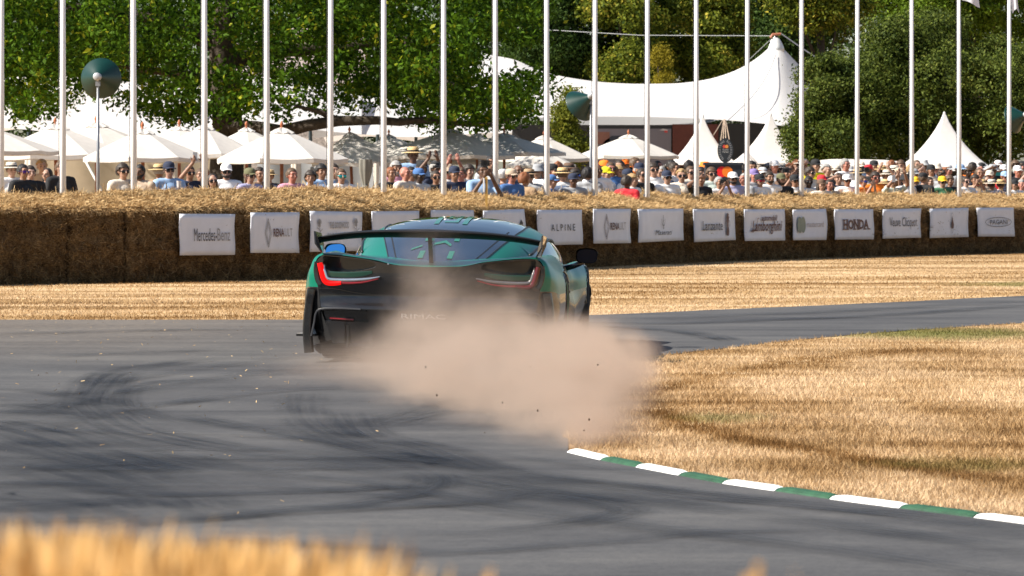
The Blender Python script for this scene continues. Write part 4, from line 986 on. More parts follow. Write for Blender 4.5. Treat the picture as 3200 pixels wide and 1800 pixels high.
# ------------------------------------------------------------------ spectators
SKIN = {k: mat('skin_'+k, tuple(q*.74 for q in c), .55, var=.08, scale=20) for k, c in dict(pale=(.58, .36, .28), fair=(.48, .28, .20), tan=(.36, .19, .12), brown=(.17, .085, .05), dark=(.055, .03, .02), red=(.52, .22, .16)).items()}
HAIR = {k: mat('hair_'+k, c, .6, var=.25, scale=60) for k, c in dict(black=(.012, .010, .010), dark=(.03, .02, .014), brown=(.085, .05, .028), blond=(.34, .22, .10), grey=(.30, .29, .28), ginger=(.20, .07, .025), white=(.6, .58, .55)).items()}
CLOTH = {k: mat('cloth_'+k, c, .85, var=.07, scale=12, bump=.3, bscale=18) for k, c in dict(white=(.78, .78, .79), black=(.012, .013, .016), navy=(.016, .024, .055), blue=(.06, .15, .36), lightblue=(.26, .40, .62), cream=(.66, .59, .50), pink=(.62, .30, .40),
  beige=(.46, .36, .27), tan=(.33, .22, .13), grey=(.30, .31, .33), palegrey=(.52, .53, .54), red=(.52, .018, .03), orange=(.85, .19, .012), yellow=(.82, .72, .015), green=(.05, .16, .08), teal=(.04, .30, .33), brown=(.12, .07, .045), lilac=(.36, .36, .55), olive=(.12, .12, .06), denim=(.07, .10, .17), purple=(.20, .15, .36), palegreen=(.52, .60, .54), lemon=(.78, .48, .02)).items()}
STRAWHAT = mat('hat_straw', (.58, .40, .19), .8, var=.15, scale=60); GLASS = mat('sunglass_black', (.008, .008, .01), .12, var=.1)
MIRR = {'purple': mat('lens_purple', (.10, .03, .22), .12, metal=.7), 'teal': mat('lens_teal', (.03, .38, .40), .12, metal=.7), 'bluelens': mat('lens_blue', (.02, .10, .55), .12, metal=.7), 'redlens': mat('lens_red', (.40, .03, .08), .12, metal=.7)}
EYE = mat('eye_dark', (.02, .015, .012), .3); DENIM = CLOTH['denim']
VOX = lambda me, v: evalmesh(me, [('REMESH', dict(mode='VOXEL', voxel_size=v, use_smooth_shade=True)), ('SMOOTH', dict(factor=.5, iterations=2))])
ARMS = {  # shoulder -> elbow -> wrist -> fingertips, for (right hand x<0 in view, left x>0); person faces -y
 'down': [((.20, 0, 1.44), (.25, .02, 1.14), (.25, -.05, .90), (0, -.03, -1)), ((-.20, 0, 1.44), (-.25, .02, 1.14), (-.25, -.05, .90), (0, -.03, -1))],
 'fold': [((.20, 0, 1.44), (.26, -.03, 1.16), (.02, -.20, 1.18), (-1, 0, .1)), ((-.20, 0, 1.44), (-.26, -.03, 1.16), (-.02, -.23, 1.15), (1, 0, .1))],
 'phone': [((.20, 0, 1.43), (.25, -.22, 1.60), (.10, -.32, 1.84), (-.25, -.05, 1)), ((-.20, 0, 1.43), (-.24, -.22, 1.58), (-.08, -.32, 1.83), (.3, -.05, 1))],
 'camera': [((.20, 0, 1.44), (.25, -.16, 1.24), (.075, -.24, 1.56), (-.35, -.2, .9)), ((-.20, 0, 1.44), (-.24, -.16, 1.22), (-.06, -.25, 1.54), (.35, -.2, .9))],
 'shade': [((.20, 0, 1.44), (.25, .02, 1.14), (.22, -.08, .92), (0, -.03, -1)), ((-.20, 0, 1.43), (-.38, -.14, 1.55), (-.13, -.15, 1.70), (1, -.1, .15))],
}
def hand(mb, w, d):
    w = Vector(w); d = Vector(d).normalized(); a = Vector((0, 1, 0)) if abs(d.y) < .8 else Vector((1, 0, 0))
    s = d.cross(a).normalized(); n = s.cross(d)
    mb.capsule(w, w+d*.055, .026, .032, 8)
    for i, (o, L) in enumerate(((-.028, .068), (-.009, .080), (.010, .075), (.028, .058))):
        b = w+d*.075+s*o; k = b+d*L*.55+n*.006; mb.capsule(b-d*.02, k, .0105, .0098, 6); mb.capsule(k, k+(d*.8+n*.45).normalized()*L*.5, .0098, .0085, 6)
    t = w+d*.025+s*.026; mb.capsule(t, t+(d*.7+s*.7).normalized()*.05, .013, .0105, 6); t2 = t+(d*.7+s*.7).normalized()*.05; mb.capsule(t2, t2+(d*.95+s*.1).normalized()*.03, .0105, .009, 6)
def torso(mb, g=0., fem=0.):
    mb.ell((0, 0, .96), (.165+g, .115+g, .13), 16, 10); mb.ell((0, 0, 1.12), (.150-.02*fem+g, .105+g, .17), 16, 10); mb.ell((0, .005, 1.30), (.178-.012*fem+g, .118+g, .17), 16, 10)
    mb.capsule((-.14, .01, 1.45), (.14, .01, 1.45), .062+g, .062+g, 12)
    for s in (-1, 1): mb.ell((s*(.19-.014*fem), 0, 1.437), (.062+g,)*3, 10, 8)
    mb.ell((0, .015, 1.48), (.10+g*.6, .075+g*.6, .06), 12, 8)
    if fem: 
        for s in (-1, 1): mb.ell((s*.07, -.085, 1.29), (.062+g, .058+g, .065), 10, 8)
BODY = {}; SHIRT = {}; LONG = {}
for pose, arms in ARMS.items():
    for fem in ((0, 1) if pose in ('down',) else (0,)):
        mb = MB(); torso(mb, 0, fem)
        for s in (-1, 1):
            mb.capsule((s*.095, 0, .92), (s*.10, -.005, .50), .088, .062, 12); mb.capsule((s*.10, -.005, .50), (s*.105, .02, .10), .062, .040, 10)
            mb.capsule((s*.105, .035, .045), (s*.115, -.12, .035), .045, .036, 10)
        mb.capsule((0, .012, 1.44), (0, -.012, 1.57), .056-.006*fem, .052-.006*fem, 14)
        mb.ell((0, .008, 1.672), (.076, .097, .102), 18, 12); mb.ell((0, -.030, 1.608), (.060, .066, .068), 16, 10); mb.ell((0, -.068, 1.572), (.030, .026, .022), 10, 7)
        mb.capsule((0, -.094, 1.672), (0, -.118, 1.632), .010, .015, 8); mb.capsule((-.040, -.080, 1.692), (.040, -.080, 1.692), .016, .016, 8)
        mb.capsule((-.02, -.094, 1.600), (.02, -.094, 1.600), .009, .009, 8)
        for s in (-1, 1): mb.ell((s*.079, .012, 1.645), (.011, .022, .033), 8, 8); mb.ell((s*.042, -.070, 1.635), (.026, .025, .024), 8, 6)
        for sh, el, wr, d in arms:
            mb.capsule(sh, el, .050, .041, 10); mb.capsule(el, wr, .041, .029, 10); hand(mb, wr, d)
        BODY[pose, fem] = VOX(mb.mesh('b'), .0125)
        sb = MB(); torso(sb, .014, fem)
        for sh, el, wr, d in arms:
            e = Vector(sh).lerp(Vector(el), .62); sb.capsule(sh, e, .064, .062, 12)
        SHIRT[pose, fem] = VOX(sb.mesh('s'), .017)
        if pose in ('down', 'fold'):
            sb = MB(); torso(sb, .016, fem)
            for sh, el, wr, d in arms: sb.capsule(sh, el, .064, .054, 12); sb.capsule(el, Vector(el).lerp(Vector(wr), .92), .054, .040, 12)
            LONG[pose, fem] = VOX(sb.mesh('s'), .017)
tb = MB(); tb.ell((0, 0, .95), (.18, .13, .13), 16, 10)
for s in (-1, 1): tb.capsule((s*.095, 0, .92), (s*.10, 0, .50), .103, .085, 12); tb.capsule((s*.10, 0, .50), (s*.105, .02, .10), .085, .068, 10)
TROUS = VOX(tb.mesh('tr'), .02)
def capmesh(fn, v=.012): mb = MB(); fn(mb); return VOX(mb.mesh('h'), v)
def head_shell(zlow, g, face=True):
    """hair cap: an ellipsoid shell with the face cut away"""
    V = []; Fs = []; nu, nv = 28, 18
    for j in range(nv+1):
        th = math.pi*j/nv
        for i in range(nu):
            a = 2*math.pi*i/nu; V.append(((.080+g)*math.sin(th)*math.cos(a), .012+(.101+g)*math.sin(th)*math.sin(a), 1.672+(.106+g)*math.cos(th)))
    for j in range(nv):
        for i in range(nu):
            i2 = (i+1) % nu; f = (j*nu+i, (j+1)*nu+i, (j+1)*nu+i2, j*nu+i2); c = np.mean([V[k] for k in f], 0)
            if c[2] < zlow: continue
            if face and c[1] < -.045 and c[2] < 1.722: continue
            if face and c[1] < .0 and c[2] < 1.665: continue
            Fs.append(f)
    Vn = np.array(V); Vn[:, :3] += ((vnoise(Vn*38, 3)-.45)*.022)[:, None]*(Vn-np.array((0, .01, 1.66)))/.1; V = Vn
    return evalmesh(mesh_np('h', V, Fs), [('SOLIDIFY', dict(thickness=.010, offset=0)), ('SUBSURF', dict(levels=1))])
HAIRM = {'short': head_shell(1.62, .004), 'full': head_shell(1.585, .020), 'fringe': head_shell(1.60, .010)}
def _long(mb):
    mb.ell((0, .03, 1.68), (.094, .098, .112)); mb.ell((0, .075, 1.58), (.098, .055, .14)); mb.ell((.075, .03, 1.56), (.03, .05, .13)); mb.ell((-.075, .03, 1.56), (.03, .05, .13)); mb.ell((0, .09, 1.46), (.085, .04, .10))
HAIRM['long'] = capmesh(_long)
def _curly(mb):
    r = random.Random(2)
    for k in range(46):
        a = r.uniform(0, 6.28); e = r.uniform(-.15, 1.5); x, y, z = math.cos(a)*math.cos(e), math.sin(a)*math.cos(e), math.sin(e)
        if y < -.3 and z < .55: continue
        mb.ell((.078*x, .022+.09*y, 1.675+.10*z), (.032,)*3, 8, 6)
HAIRM['curly'] = capmesh(_curly, .010)
def _pony(mb):
    mb.ell((0, .02, 1.685), (.086, .100, .104)); mb.capsule((0, .11, 1.70), (0, .15, 1.52), .035, .02)
HAIRM['pony'] = capmesh(_pony)
def _beard(mb):
    mb.ell((0, -.045, 1.585), (.060, .058, .050)); mb.capsule((-.066, -.01, 1.61), (-.05, -.06, 1.585), .018, .022); mb.capsule((.066, -.01, 1.61), (.05, -.06, 1.585), .018, .022)
BEARD = capmesh(_beard)
def lathe_mesh(prof, sx=1., sy=1.22, c=(0, .008, 0), seg=28):
    mb = MB(); mb.lathe(prof, seg); return mesh_np('hat', [(x*sx+c[0], y*sy+c[1], z+c[2]) for x, y, z in mb.v], mb.f, None, True)
CAPD = lathe_mesh([(.093, 1.690), (.095, 1.715), (.090, 1.755), (.070, 1.785), (.035, 1.800), (.001, 1.803)], .96, 1.16)
mb = MB(); mb.grid([[(.088*s*(1-.25*t*t), -.092-.085*t*(1-.55*s*s), 1.698-.012*t-.018*s*s) for s in np.linspace(-1, 1, 11)] for t in np.linspace(0, 1, 6)])
BRIM = evalmesh(mb.mesh('brim'), [('SOLIDIFY', dict(thickness=.008))])
SUNHAT = lathe_mesh([(.180, 1.694), (.178, 1.700), (.130, 1.706), (.097, 1.712), (.092, 1.74), (.086, 1.785), (.06, 1.80), (.001, 1.795)], 1.0, 1.12)
BAND = lathe_mesh([(.0985, 1.714), (.0955, 1.742)], 1.0, 1.12)
BUCKET = lathe_mesh([(.145, 1.665), (.143, 1.672), (.102, 1.712), (.094, 1.74), (.082, 1.79), (.05, 1.80), (.001, 1.80)], .98, 1.12)
VIS = lathe_mesh([(.094, 1.690), (.096, 1.725)], .96, 1.16)
mb = MB()
for s in (-1, 1):
    mb.grid([[(s*(.006+.058*i/5), -.100+.020*(i/5)**2-.004*math.sin(math.pi*j/4), 1.628+.042*j/4+(.004 if 0 < i < 5 else 0)*(1 if j == 0 else -1 if j == 4 else 0)*-1) for i in range(6)] for j in range(5)])
mb.grid([[(-.01, -.104, 1.655), (.01, -.104, 1.655)], [(-.01, -.104, 1.664), (.01, -.104, 1.664)]])
for s in (-1, 1): mb.grid([[(s*.064, -.08, 1.652), (s*.081, -.02, 1.655), (s*.082, .02, 1.655)], [(s*.064, -.08, 1.662), (s*.081, -.02, 1.663), (s*.082, .02, 1.662)]])
SHADES = evalmesh(mb.mesh('shades'), [('SOLIDIFY', dict(thickness=.006, offset=0))])
mb = MB(); mb.ell((0, 0, 0), (.012, .006, .008), 8, 6); EYEM = mb.mesh('eye', None, True)
mb = MB(); mb.capsule((-.016, 0, 0), (.016, .004, -.002), .0045, .003, 6); BROW = mb.mesh('brow', None, True)
mb = MB(); mb.grid([[(sx*.10+.0*t, (-.108-.03*math.sin(math.pi*t)) if t < .5 else -.13, 1.45-.33*t) for t in np.linspace(0, 1, 6)] for sx in (-.8, -.65)]); 
mb.grid([[(sx*.10*(1-.9*t)+.02*t, -.105-.03*math.sin(math.pi*t*.8), 1.465-.30*t) for t in np.linspace(0, 1, 7)] for sx in (.72, .60)])
LANY = evalmesh(mb.mesh('lan'), [('SOLIDIFY', dict(thickness=.004))])
mb = MB(); mb.box((-.15, .11, 1.08), (.15, .25, 1.46)); PACK = evalmesh(mb.mesh('pack'), [('BEVEL', dict(width=.05, segments=3))])
for me_ in (list(BODY.values())+list(SHIRT.values())+list(LONG.values())+list(HAIRM.values())+[TROUS, BEARD, CAPD, BRIM, SUNHAT, BAND, BUCKET, VIS, SHADES, EYEM, BROW, LANY, PACK]):
    me_.materials.clear(); me_.materials.append(None); me_.polygons.foreach_set('use_smooth', np.ones(len(me_.polygons), bool))
used_labels = {}
def gap(u):
    k = sum(1 for q in POLE_PX if q < u); return k
HATWORD = {'cap': 'cap', 'sunhat': 'straw hat', 'bucket': 'bucket hat', 'visor': 'visor'}
CWORD = {'lightblue': 'light blue', 'palegrey': 'pale grey', 'palegreen': 'pale green', 'lemon': 'golden yellow'}
def person(u, v, D, turn, skin, hair, top, hat=None, hcol=None, shades=None, pose='down', beard=False, fem=0, long=False, extra=None, row='', pack=False, lany=False, z0=0., lab=None):
    """u, v: crown of the head in the photo; hair = (style, colour) or None"""
    D += lin(u, [1500, 2000, 2600, 3200], [0, 1.5, 3.2, 4.5]); D = max(D, wallD(u)+1.95)
    zt = ZR(v, D)-z0; topz = 1.80 if hat else (1.79 if hair and hair[0] in ('full', 'curly', 'long') else 1.785)
    sc = max(.82, min(1.16, zt/topz))
    cw = lambda c: CWORD.get(c, c)
    ex = gl = '~'
    if lab is None:
        hw = f"{cw(hcol)} {HATWORD[hat]}" if hat and hat != 'sunhat' else ('straw hat' if hat else (f"{'long ' if hair and hair[0] in ('long', 'pony') else 'curly ' if hair and hair[0] == 'curly' else ''}{hair[1]} hair" if hair else 'bald head'))
        g = gap(u); where = f'before {ORD[0]} flagpole' if g == 0 else (f'right of the last flagpole' if g >= 19 else f'between {ORD[g-1]} and {ORD[g]} flagpoles')
        ex = {'camera': ' raising camera', 'phone': ' holding up phone', 'shade': ' shading eyes', 'fold': ' arms folded'}.get(pose, '')
        gl = ' and sunglasses' if shades else (' and beard' if beard else '')
        lab = f"{('woman-like ' if 0 else '')}person with {hw}{gl}, {cw(top)} top{ex}, {where}"
        if lab in used_labels:
            for q in (row, row+' standing taller', 'half hidden '+row, row+' partly behind others', row+' leaning', row+' nearest the pole', row+' set further back'):
                l2 = lab+', '+q
                if l2 not in used_labels: lab = l2; break
    if len(lab.split()) > 16: lab = lab.replace(ex, '')
    if len(lab.split()) > 16: lab = lab.replace(gl, '')
    used_labels[lab] = 1
    root = thing('person', lab, 'person', (XU(u, D), D, z0), (0, 0, turn), 'spectators behind the straw wall'); kx = 1.06 if u < 1500 else 1.10; root.scale = (sc*kx, sc*kx, sc)
    b = (pose, fem) if (pose, fem) in BODY else (pose, 0)
    link('body', BODY[b], SKIN[skin], root, True)
    use = LONG[b] if long and b in LONG else SHIRT[b]
    link('shirt', use, CLOTH[top], root, True); link('trousers', TROUS, DENIM if (int(u) % 3) else CLOTH['beige'], root, True)
    if hair: link('hair', HAIRM[hair[0]], HAIR[hair[1]], root, True)
    if beard: link('beard', BEARD, HAIR['dark' if not hair else hair[1]], root, True)
    if hat == 'cap': link('cap', CAPD, CLOTH[hcol], root, True); link('brim', BRIM, CLOTH[hcol], root, True)
    elif hat == 'sunhat': link('hat', SUNHAT, STRAWHAT if not hcol else CLOTH[hcol], root, True); link('hat_band', BAND, CLOTH['black'], root, True)
    elif hat == 'bucket': link('hat', BUCKET, CLOTH[hcol], root, True)
    elif hat == 'visor': link('visor', VIS, CLOTH[hcol], root, True); link('brim', BRIM, CLOTH[hcol], root, True)
    if shades: link('sunglasses', SHADES, MIRR.get(shades, GLASS), root, True)
    else:
        for s in (-1, 1):
            e = link('eye', EYEM, EYE, root, True); e.location = (s*.034, -.092, 1.655); e.rotation_euler = (0, 0, s*.25)
            if hair: 
                e = link('eyebrow', BROW, HAIR[hair[1]], root, True); e.location = (s*.036, -.098, 1.686)
    if lany: link('lanyard', LANY, CLOTH['navy'], root, True)
    if pack: link('rucksack', PACK, CLOTH['denim'], root, True)
    return root
K = lambda s, c: (s, c)
n_, T = None, True
FRONT = [
 # u, v, D, turn, skin, hair, top, {options}
 (36, 506, 67, .5, 'pale', K('short', 'brown'), 'white', dict(hat='sunhat', hcol='cream')),
 (72, 513, 62, .75, 'tan', K('short', 'black'), 'black', dict(shades='purple')),
 (95, 518, 64.5, .4, 'pale', K('fringe', 'dark'), 'black', {}),
 (131, 498, 73, .3, 'pale', K('curly', 'blond'), 'beige', {}),
 (147, 525, 70, -.4, 'fair', K('long', 'black'), 'black', dict(fem=1)),
 (190, 503, 67, .5, 'fair', K('short', 'brown'), 'black', dict(pose='fold')),
 (384, 510, 60, .6, 'fair', K('full', 'dark'), 'cream', dict(shades='k', long=T)),
 (436, 514, 60, -.2, 'brown', K('short', 'black'), 'beige', dict(beard=T)),
 (497, 512, 65, 2.9, 'tan', K('short', 'grey'), 'tan', dict(hat='sunhat')),
 (528, 504, 61, .35, 'fair', K('short', 'dark'), 'lightblue', dict(hat='cap', hcol='navy', shades='k', lany=T, pose='fold')),
 (592, 517, 62.5, .5, 'tan', K('short', 'dark'), 'navy', dict(shades='k', pose='phone')),
 (627, 526, 64.5, .2, 'fair', K('short', 'brown'), 'tan', {}),
 (664, 542, 60, .3, 'fair', K('long', 'dark'), 'black', dict(shades='k', fem=1)),
 (707, 510, 61.5, .2, 'fair', K('short', 'dark'), 'white', dict(hat='cap', hcol='white', shades='k', beard=T)),
 (781, 524, 61, .7, 'fair', K('short', 'brown'), 'lilac', dict(hat='cap', hcol='olive', shades='k')),
 (812, 523, 63.5, .5, 'tan', K('curly', 'dark'), 'brown', dict(fem=1)),
 (842, 530, 72, -.3, 'fair', K('short', 'brown'), 'navy', dict(hat='sunhat')),
 (912, 525, 60, .6, 'red', K('short', 'brown'), 'pink', dict(long=T)),
 (970, 533, 61.5, .1, 'tan', K('full', 'dark'), 'cream', {}),
 (1005, 513, 63.5, .45, 'tan', K('full', 'black'), 'lightblue', {}),
 (1043, 511, 65, .4, 'fair', K('short', 'dark'), 'grey', {}),
 (1066, 527, 61, .35, 'fair', K('short', 'brown'), 'white', dict(shades='teal')),
 (1222, 522, 64, .6, 'tan', K('short', 'ginger'), 'black', {}),
 (1266, 519, 63, .9, 'red', None, 'cream', dict(long=T)),
 (1285, 521, 66, .5, 'tan', K('short', 'black'), 'cream', {}),
 (1291, 458, 69, .2, 'brown', K('short', 'dark'), 'lightblue', dict(hat='sunhat', z0=.12, long=T)),
 (1309, 525, 64, .8, 'dark', K('short', 'black'), 'palegrey', dict(hat='cap', hcol='blue')),
 (1362, 533, 66, .3, 'tan', K('short', 'dark'), 'black', dict(shades='k')),
 (1420, 518, 62, .4, 'tan', K('short', 'dark'), 'navy', dict(hat='cap', hcol='navy', long=T)),
 (1441, 524, 66, -.3, 'red', K('short', 'brown'), 'blue', {}),
 (1508, 512, 60.5, .3, 'brown', K('short', 'black'), 'lightblue', dict(pose='camera')),
 (1536, 486, 69, .2, 'tan', K('short', 'black'), 'palegrey', {}),
 (1572, 528, 66, 2.9, 'fair', K('short', 'grey'), 'brown', dict(hat='cap', hcol='palegrey')),
 (1598, 526, 62, .7, 'red', K('short', 'brown'), 'blue', dict(hat='cap', hcol='beige', shades='k')),
 (1620, 514, 67, .4, 'brown', None, 'navy', {}),
 (1640, 539, 63, 2.4, 'fair', K('full', 'ginger'), 'tan', dict(fem=1)),
 (1654, 527, 65.5, 2.8, 'fair', K('short', 'dark'), 'grey', dict(hat='sunhat', hcol='tan')),
 (1681, 512, 69, -.5, 'tan', K('short', 'dark'), 'white', dict(hat='bucket', hcol='grey', lany=T, pose='fold')),
 (1727, 511, 70, .9, 'fair', K('short', 'black'), 'red', dict(hat='cap', hcol='black')),
 (1745, 504, 74, 2.6, 'fair', K('short', 'ginger'), 'palegrey', {}),
 (1758, 523, 65, 3.0, 'fair', K('short', 'brown'), 'palegrey', dict(hat='sunhat', pack=T)),
 (1779, 508, 70, .3, 'fair', K('short', 'brown'), 'tan', dict(hat='sunhat', hcol='brown')),
 (1796, 524, 67, .5, 'tan', K('short', 'dark'), 'black', dict(hat='visor', hcol='black', shades='bluelens')),
 (1791, 541, 64, .2, 'brown', K('short', 'black'), 'grey', dict(hat='cap', hcol='navy', long=T)),
 (1722, 545, 64, 1.2, 'fair', K('short', 'brown'), 'blue', dict(hat='cap', hcol='blue')),
 (1836, 523, 66, 3.0, 'fair', K('full', 'black'), 'grey', {}),
 (1866, 509, 66, .4, 'brown', None, 'white', dict(shades='k', pose='fold')),
 (1889, 500, 76, .6, 'fair', K('short', 'dark'), 'grey', dict(hat='cap', hcol='orange')),
 (1893, 521, 69, .9, 'fair', K('pony', 'brown'), 'white', dict(hat='cap', hcol='yellow', fem=1)),
 (1908, 507, 71, .3, 'red', K('short', 'brown'), 'blue', dict(shades='k')),
 (1936, 499, 77, -.2, 'fair', K('short', 'dark'), 'palegrey', dict(shades='k')),
 (1934, 517, 71, .6, 'fair', K('full', 'blond'), 'white', dict(fem=1)),
 (1962, 527, 69, .8, 'fair', K('short', 'dark'), 'white', dict(hat='cap', hcol='navy')),
 (1959, 549, 64, 2.6, 'brown', K('full', 'dark'), 'red', {}),
 (1977, 543, 66, 1.0, 'fair', K('full', 'blond'), 'white', {}),
 (2006, 526, 67, .6, 'fair', K('short', 'dark'), 'black', dict(shades='k')),
 (1986, 492, 79, 1.0, 'fair', K('short', 'brown'), 'orange', {}),
 (1998, 508, 74, .4, 'fair', K('short', 'grey'), 'beige', dict(hat='cap', hcol='navy')),
 (2042, 508, 68, .3, 'fair', K('full', 'dark'), 'white', dict(shades='k')),
 (2066, 520, 73, -.4, 'fair', K('short', 'grey'), 'navy', {}),
 (2084, 532, 67, .4, 'fair', K('short', 'grey'), 'white', dict(hat='cap', hcol='navy', shades='k', long=T)),
 (2130, 528, 67.5, .1, 'fair', K('curly', 'blond'), 'cream', dict(shades='k', lany=T, long=T)),
 (2158, 519, 71, .5, 'fair', K('short', 'brown'), 'cream', dict(shades='k')),
 (2108, 507, 76, .9, 'tan', K('short', 'dark'), 'white', {}),
 (2099, 500, 79, .6, 'fair', K('short', 'black'), 'orange', {}),
 (2155, 500, 79, 2.2, 'tan', K('short', 'black'), 'black', {}),
 (2189, 541, 67, .6, 'tan', K('full', 'dark'), 'black', dict(pose='shade', fem=1)),
 (2203, 505, 80, .4, 'fair', K('short', 'brown'), 'orange', dict(hat='bucket', hcol='orange')),
 (2224, 523, 69.5, .3, 'fair', K('full', 'brown'), 'palegreen', dict(shades='k')),
 (2247, 552, 66.5, .5, 'tan', K('short', 'grey'), 'white', dict(pose='camera')),
 (2290, 537, 68.5, .3, 'tan', K('short', 'black'), 'lilac', dict(hat='cap', hcol='white', shades='k', beard=T)),
 (2326, 540, 69, -.9, 'red', K('short', 'grey'), 'grey', {}),
 (2350, 504, 81, .2, 'tan', K('curly', 'black'), 'navy', {}),
 (2356, 527, 72, .4, 'red', K('short', 'white'), 'grey', dict(hat='cap', hcol='purple')),
 (2374, 543, 69, .5, 'fair', K('short', 'dark'), 'white', dict(hat='cap', hcol='black', shades='redlens')),
 (2405, 537, 69.5, .35, 'tan', K('fringe', 'dark'), 'white', dict(beard=T)),
 (2441, 541, 69.5, .3, 'fair', K('short', 'dark'), 'black', dict(hat='cap', hcol='olive', beard=T)),
 (2483, 545, 70.5, .4, 'tan', K('short', 'black'), 'white', dict(hat='cap', hcol='black', shades='k')),
 (2527, 550, 70.5, .2, 'dark', K('short', 'black'), 'white', dict(shades='k', long=T)),
 (2458, 522, 76, .5, 'tan', K('short', 'dark'), 'brown', dict(pose='camera')),
 (2420, 500, 84, .3, 'red', K('short', 'grey'), 'white', dict(hat='cap', hcol='white')),
 (2549, 497, 84, .5, 'fair', K('short', 'dark'), 'yellow', dict(hat='cap', hcol='black')),
 (2568, 546, 72.5, .6, 'red', K('short', 'brown'), 'white', dict(hat='cap', hcol='red')),
 (2567, 563, 70, .3, 'fair', K('long', 'dark'), 'cream', dict(hat='cap', hcol='brown', fem=1)),
 (2592, 565, 70.5, .4, 'red', K('short', 'dark'), 'beige', {}),
 (2620, 541, 72.5, .2, 'fair', K('fringe', 'dark'), 'navy', dict(pose='shade')),
 (2584, 513, 80, .8, 'fair', K('curly', 'grey'), 'navy', {}),
 (2641, 496, 84, .7, 'red', K('short', 'grey'), 'white', {}),
 (2647, 544, 72, .2, 'tan', K('short', 'dark'), 'white', dict(hat='cap', hcol='white', shades='k', long=T)),
 (2696, 549, 71.5, .9, 'fair', K('short', 'brown'), 'orange', dict(pose='camera', shades='bluelens')),
 (2736, 537, 73.5, .3, 'red', K('full', 'dark'), 'orange', dict(shades='k')),
 (2789, 549, 73, .5, 'tan', K('short', 'dark'), 'palegreen', dict(hat='cap', hcol='white', pose='phone')),
 (2830, 543, 73.5, .5, 'fair', K('short', 'dark'), 'white', dict(hat='bucket', hcol='black')),
 (2860, 552, 74, .1, 'fair', K('short', 'brown'), 'blue', dict(hat='cap', hcol='lemon')),
 (2886, 539, 73.5, 2.4, 'fair', K('short', 'brown'), 'black', dict(hat='cap', hcol='black')),
 (2905, 553, 74.5, .7, 'fair', K('short', 'dark'), 'black', {}),
 (2945, 550, 74, .3, 'fair', K('short', 'brown'), 'green', dict(hat='cap', hcol='lemon', shades='k')),
 (2968, 548, 75, .6, 'tan', K('full', 'brown'), 'black', dict(fem=1)),
 (3018, 551, 75.5, .5, 'pale', K('short', 'dark'), 'white', dict(shades='k')),
 (3047, 545, 76.5, .2, 'tan', K('full', 'dark'), 'beige', dict(pose='camera', fem=1)),
 (3083, 548, 77.5, .4, 'fair', K('long', 'dark'), 'beige', dict(shades='k', fem=1)),
 (3099, 571, 75.5, 2.6, 'tan', K('short', 'dark'), 'black', dict(hat='sunhat', hcol='cream')),
 (3128, 578, 75, 2.7, 'tan', K('short', 'dark'), 'navy', dict(hat='sunhat')),
 (3126, 561, 78, .3, 'red', K('short', 'dark'), 'white', dict(shades='k')),
 (3170, 574, 76, .4, 'tan', K('short', 'brown'), 'white', dict(hat='cap', hcol='black')),
 (3193, 573, 76.5, .3, 'red', K('curly', 'grey'), 'palegrey', {}),
 (3180, 517, 86, .3, 'red', K('short', 'grey'), 'black', dict(hat='cap', hcol='white')),
]
taken = []
for (u, v, D, tn, sk, hr, tp, kw) in FRONT:
    person(u, v, D, tn, sk, hr, tp, row='in front', **kw); taken.append((u, v))
rp = random.Random(42)
tops = ['white']*8+['black']*4+['navy']*4+['lightblue']*3+['grey']*3+['cream']*3+['beige', 'orange', 'red', 'green', 'pink', 'teal', 'blue', 'palegrey', 'lilac', 'brown', 'olive']
for row, (v0, dv, D0, D1, step, ua, ub, rn) in enumerate([(528, 7, 75, 81, 42, 2010, 3190, 'in the second row'), (512, 6, 83, 90, 33, 1870, 3190, 'in the third row'), (501, 5, 92, 99, 26, 1850, 3190, 'in the back row'), (560, 6, 72.5, 75, 58, 2560, 3190, 'low in front'), (508, 7, 71, 80, 44, 1190, 1800, 'in the shade')]):
    u = ua
    while u < ub:
        u += step*rp.uniform(.7, 1.3); v = v0+rp.uniform(-dv, dv)+(u > 2900)*4*(row in (0, 1, 2))
        if any(abs(u-a)*1.2+abs(v-b) < (22 if row < 3 else 30) for a, b in taken): continue
        if 2195 < u < 2330: continue
        taken.append((u, v)); D = lin(u, [1200, 3200], [D0-4, D1+1])+rp.uniform(-1, 1)
        hat = rp.choice([None]*5+['cap']*5+['sunhat', 'bucket']); hc = rp.choice(['white', 'white', 'cream', 'navy', 'black', 'black', 'red', 'beige', 'grey', 'palegrey', 'lightblue', 'orange']) if hat else None
        fem = int(rp.random() < .35); sk = rp.choice(['pale', 'fair', 'fair', 'fair', 'tan', 'tan', 'red', 'red', 'brown', 'dark'])
        hcol = rp.choice(['black', 'dark', 'dark', 'brown', 'brown', 'blond', 'grey', 'ginger']); hr = (rp.choice(['long', 'pony', 'full']) if fem else rp.choice(['short', 'short', 'fringe', 'full', 'curly']), hcol)
        if not hat and not fem and rp.random() < .1: hr = None
        person(u, v, D, rp.choice([.2, .4, .6, .3, -.3, .8, 2.7]), sk, hr, rp.choice(tops), hat=hat, hcol=('cream' if hat == 'sunhat' and rp.random() < .5 else None if hat == 'sunhat' else hc), shades='k' if rp.random() < .4 else None,
               pose=rp.choice(['down']*9+['phone', 'shade', 'camera', 'fold']), beard=(not fem and hr and rp.random() < .2), fem=fem, row=rn)
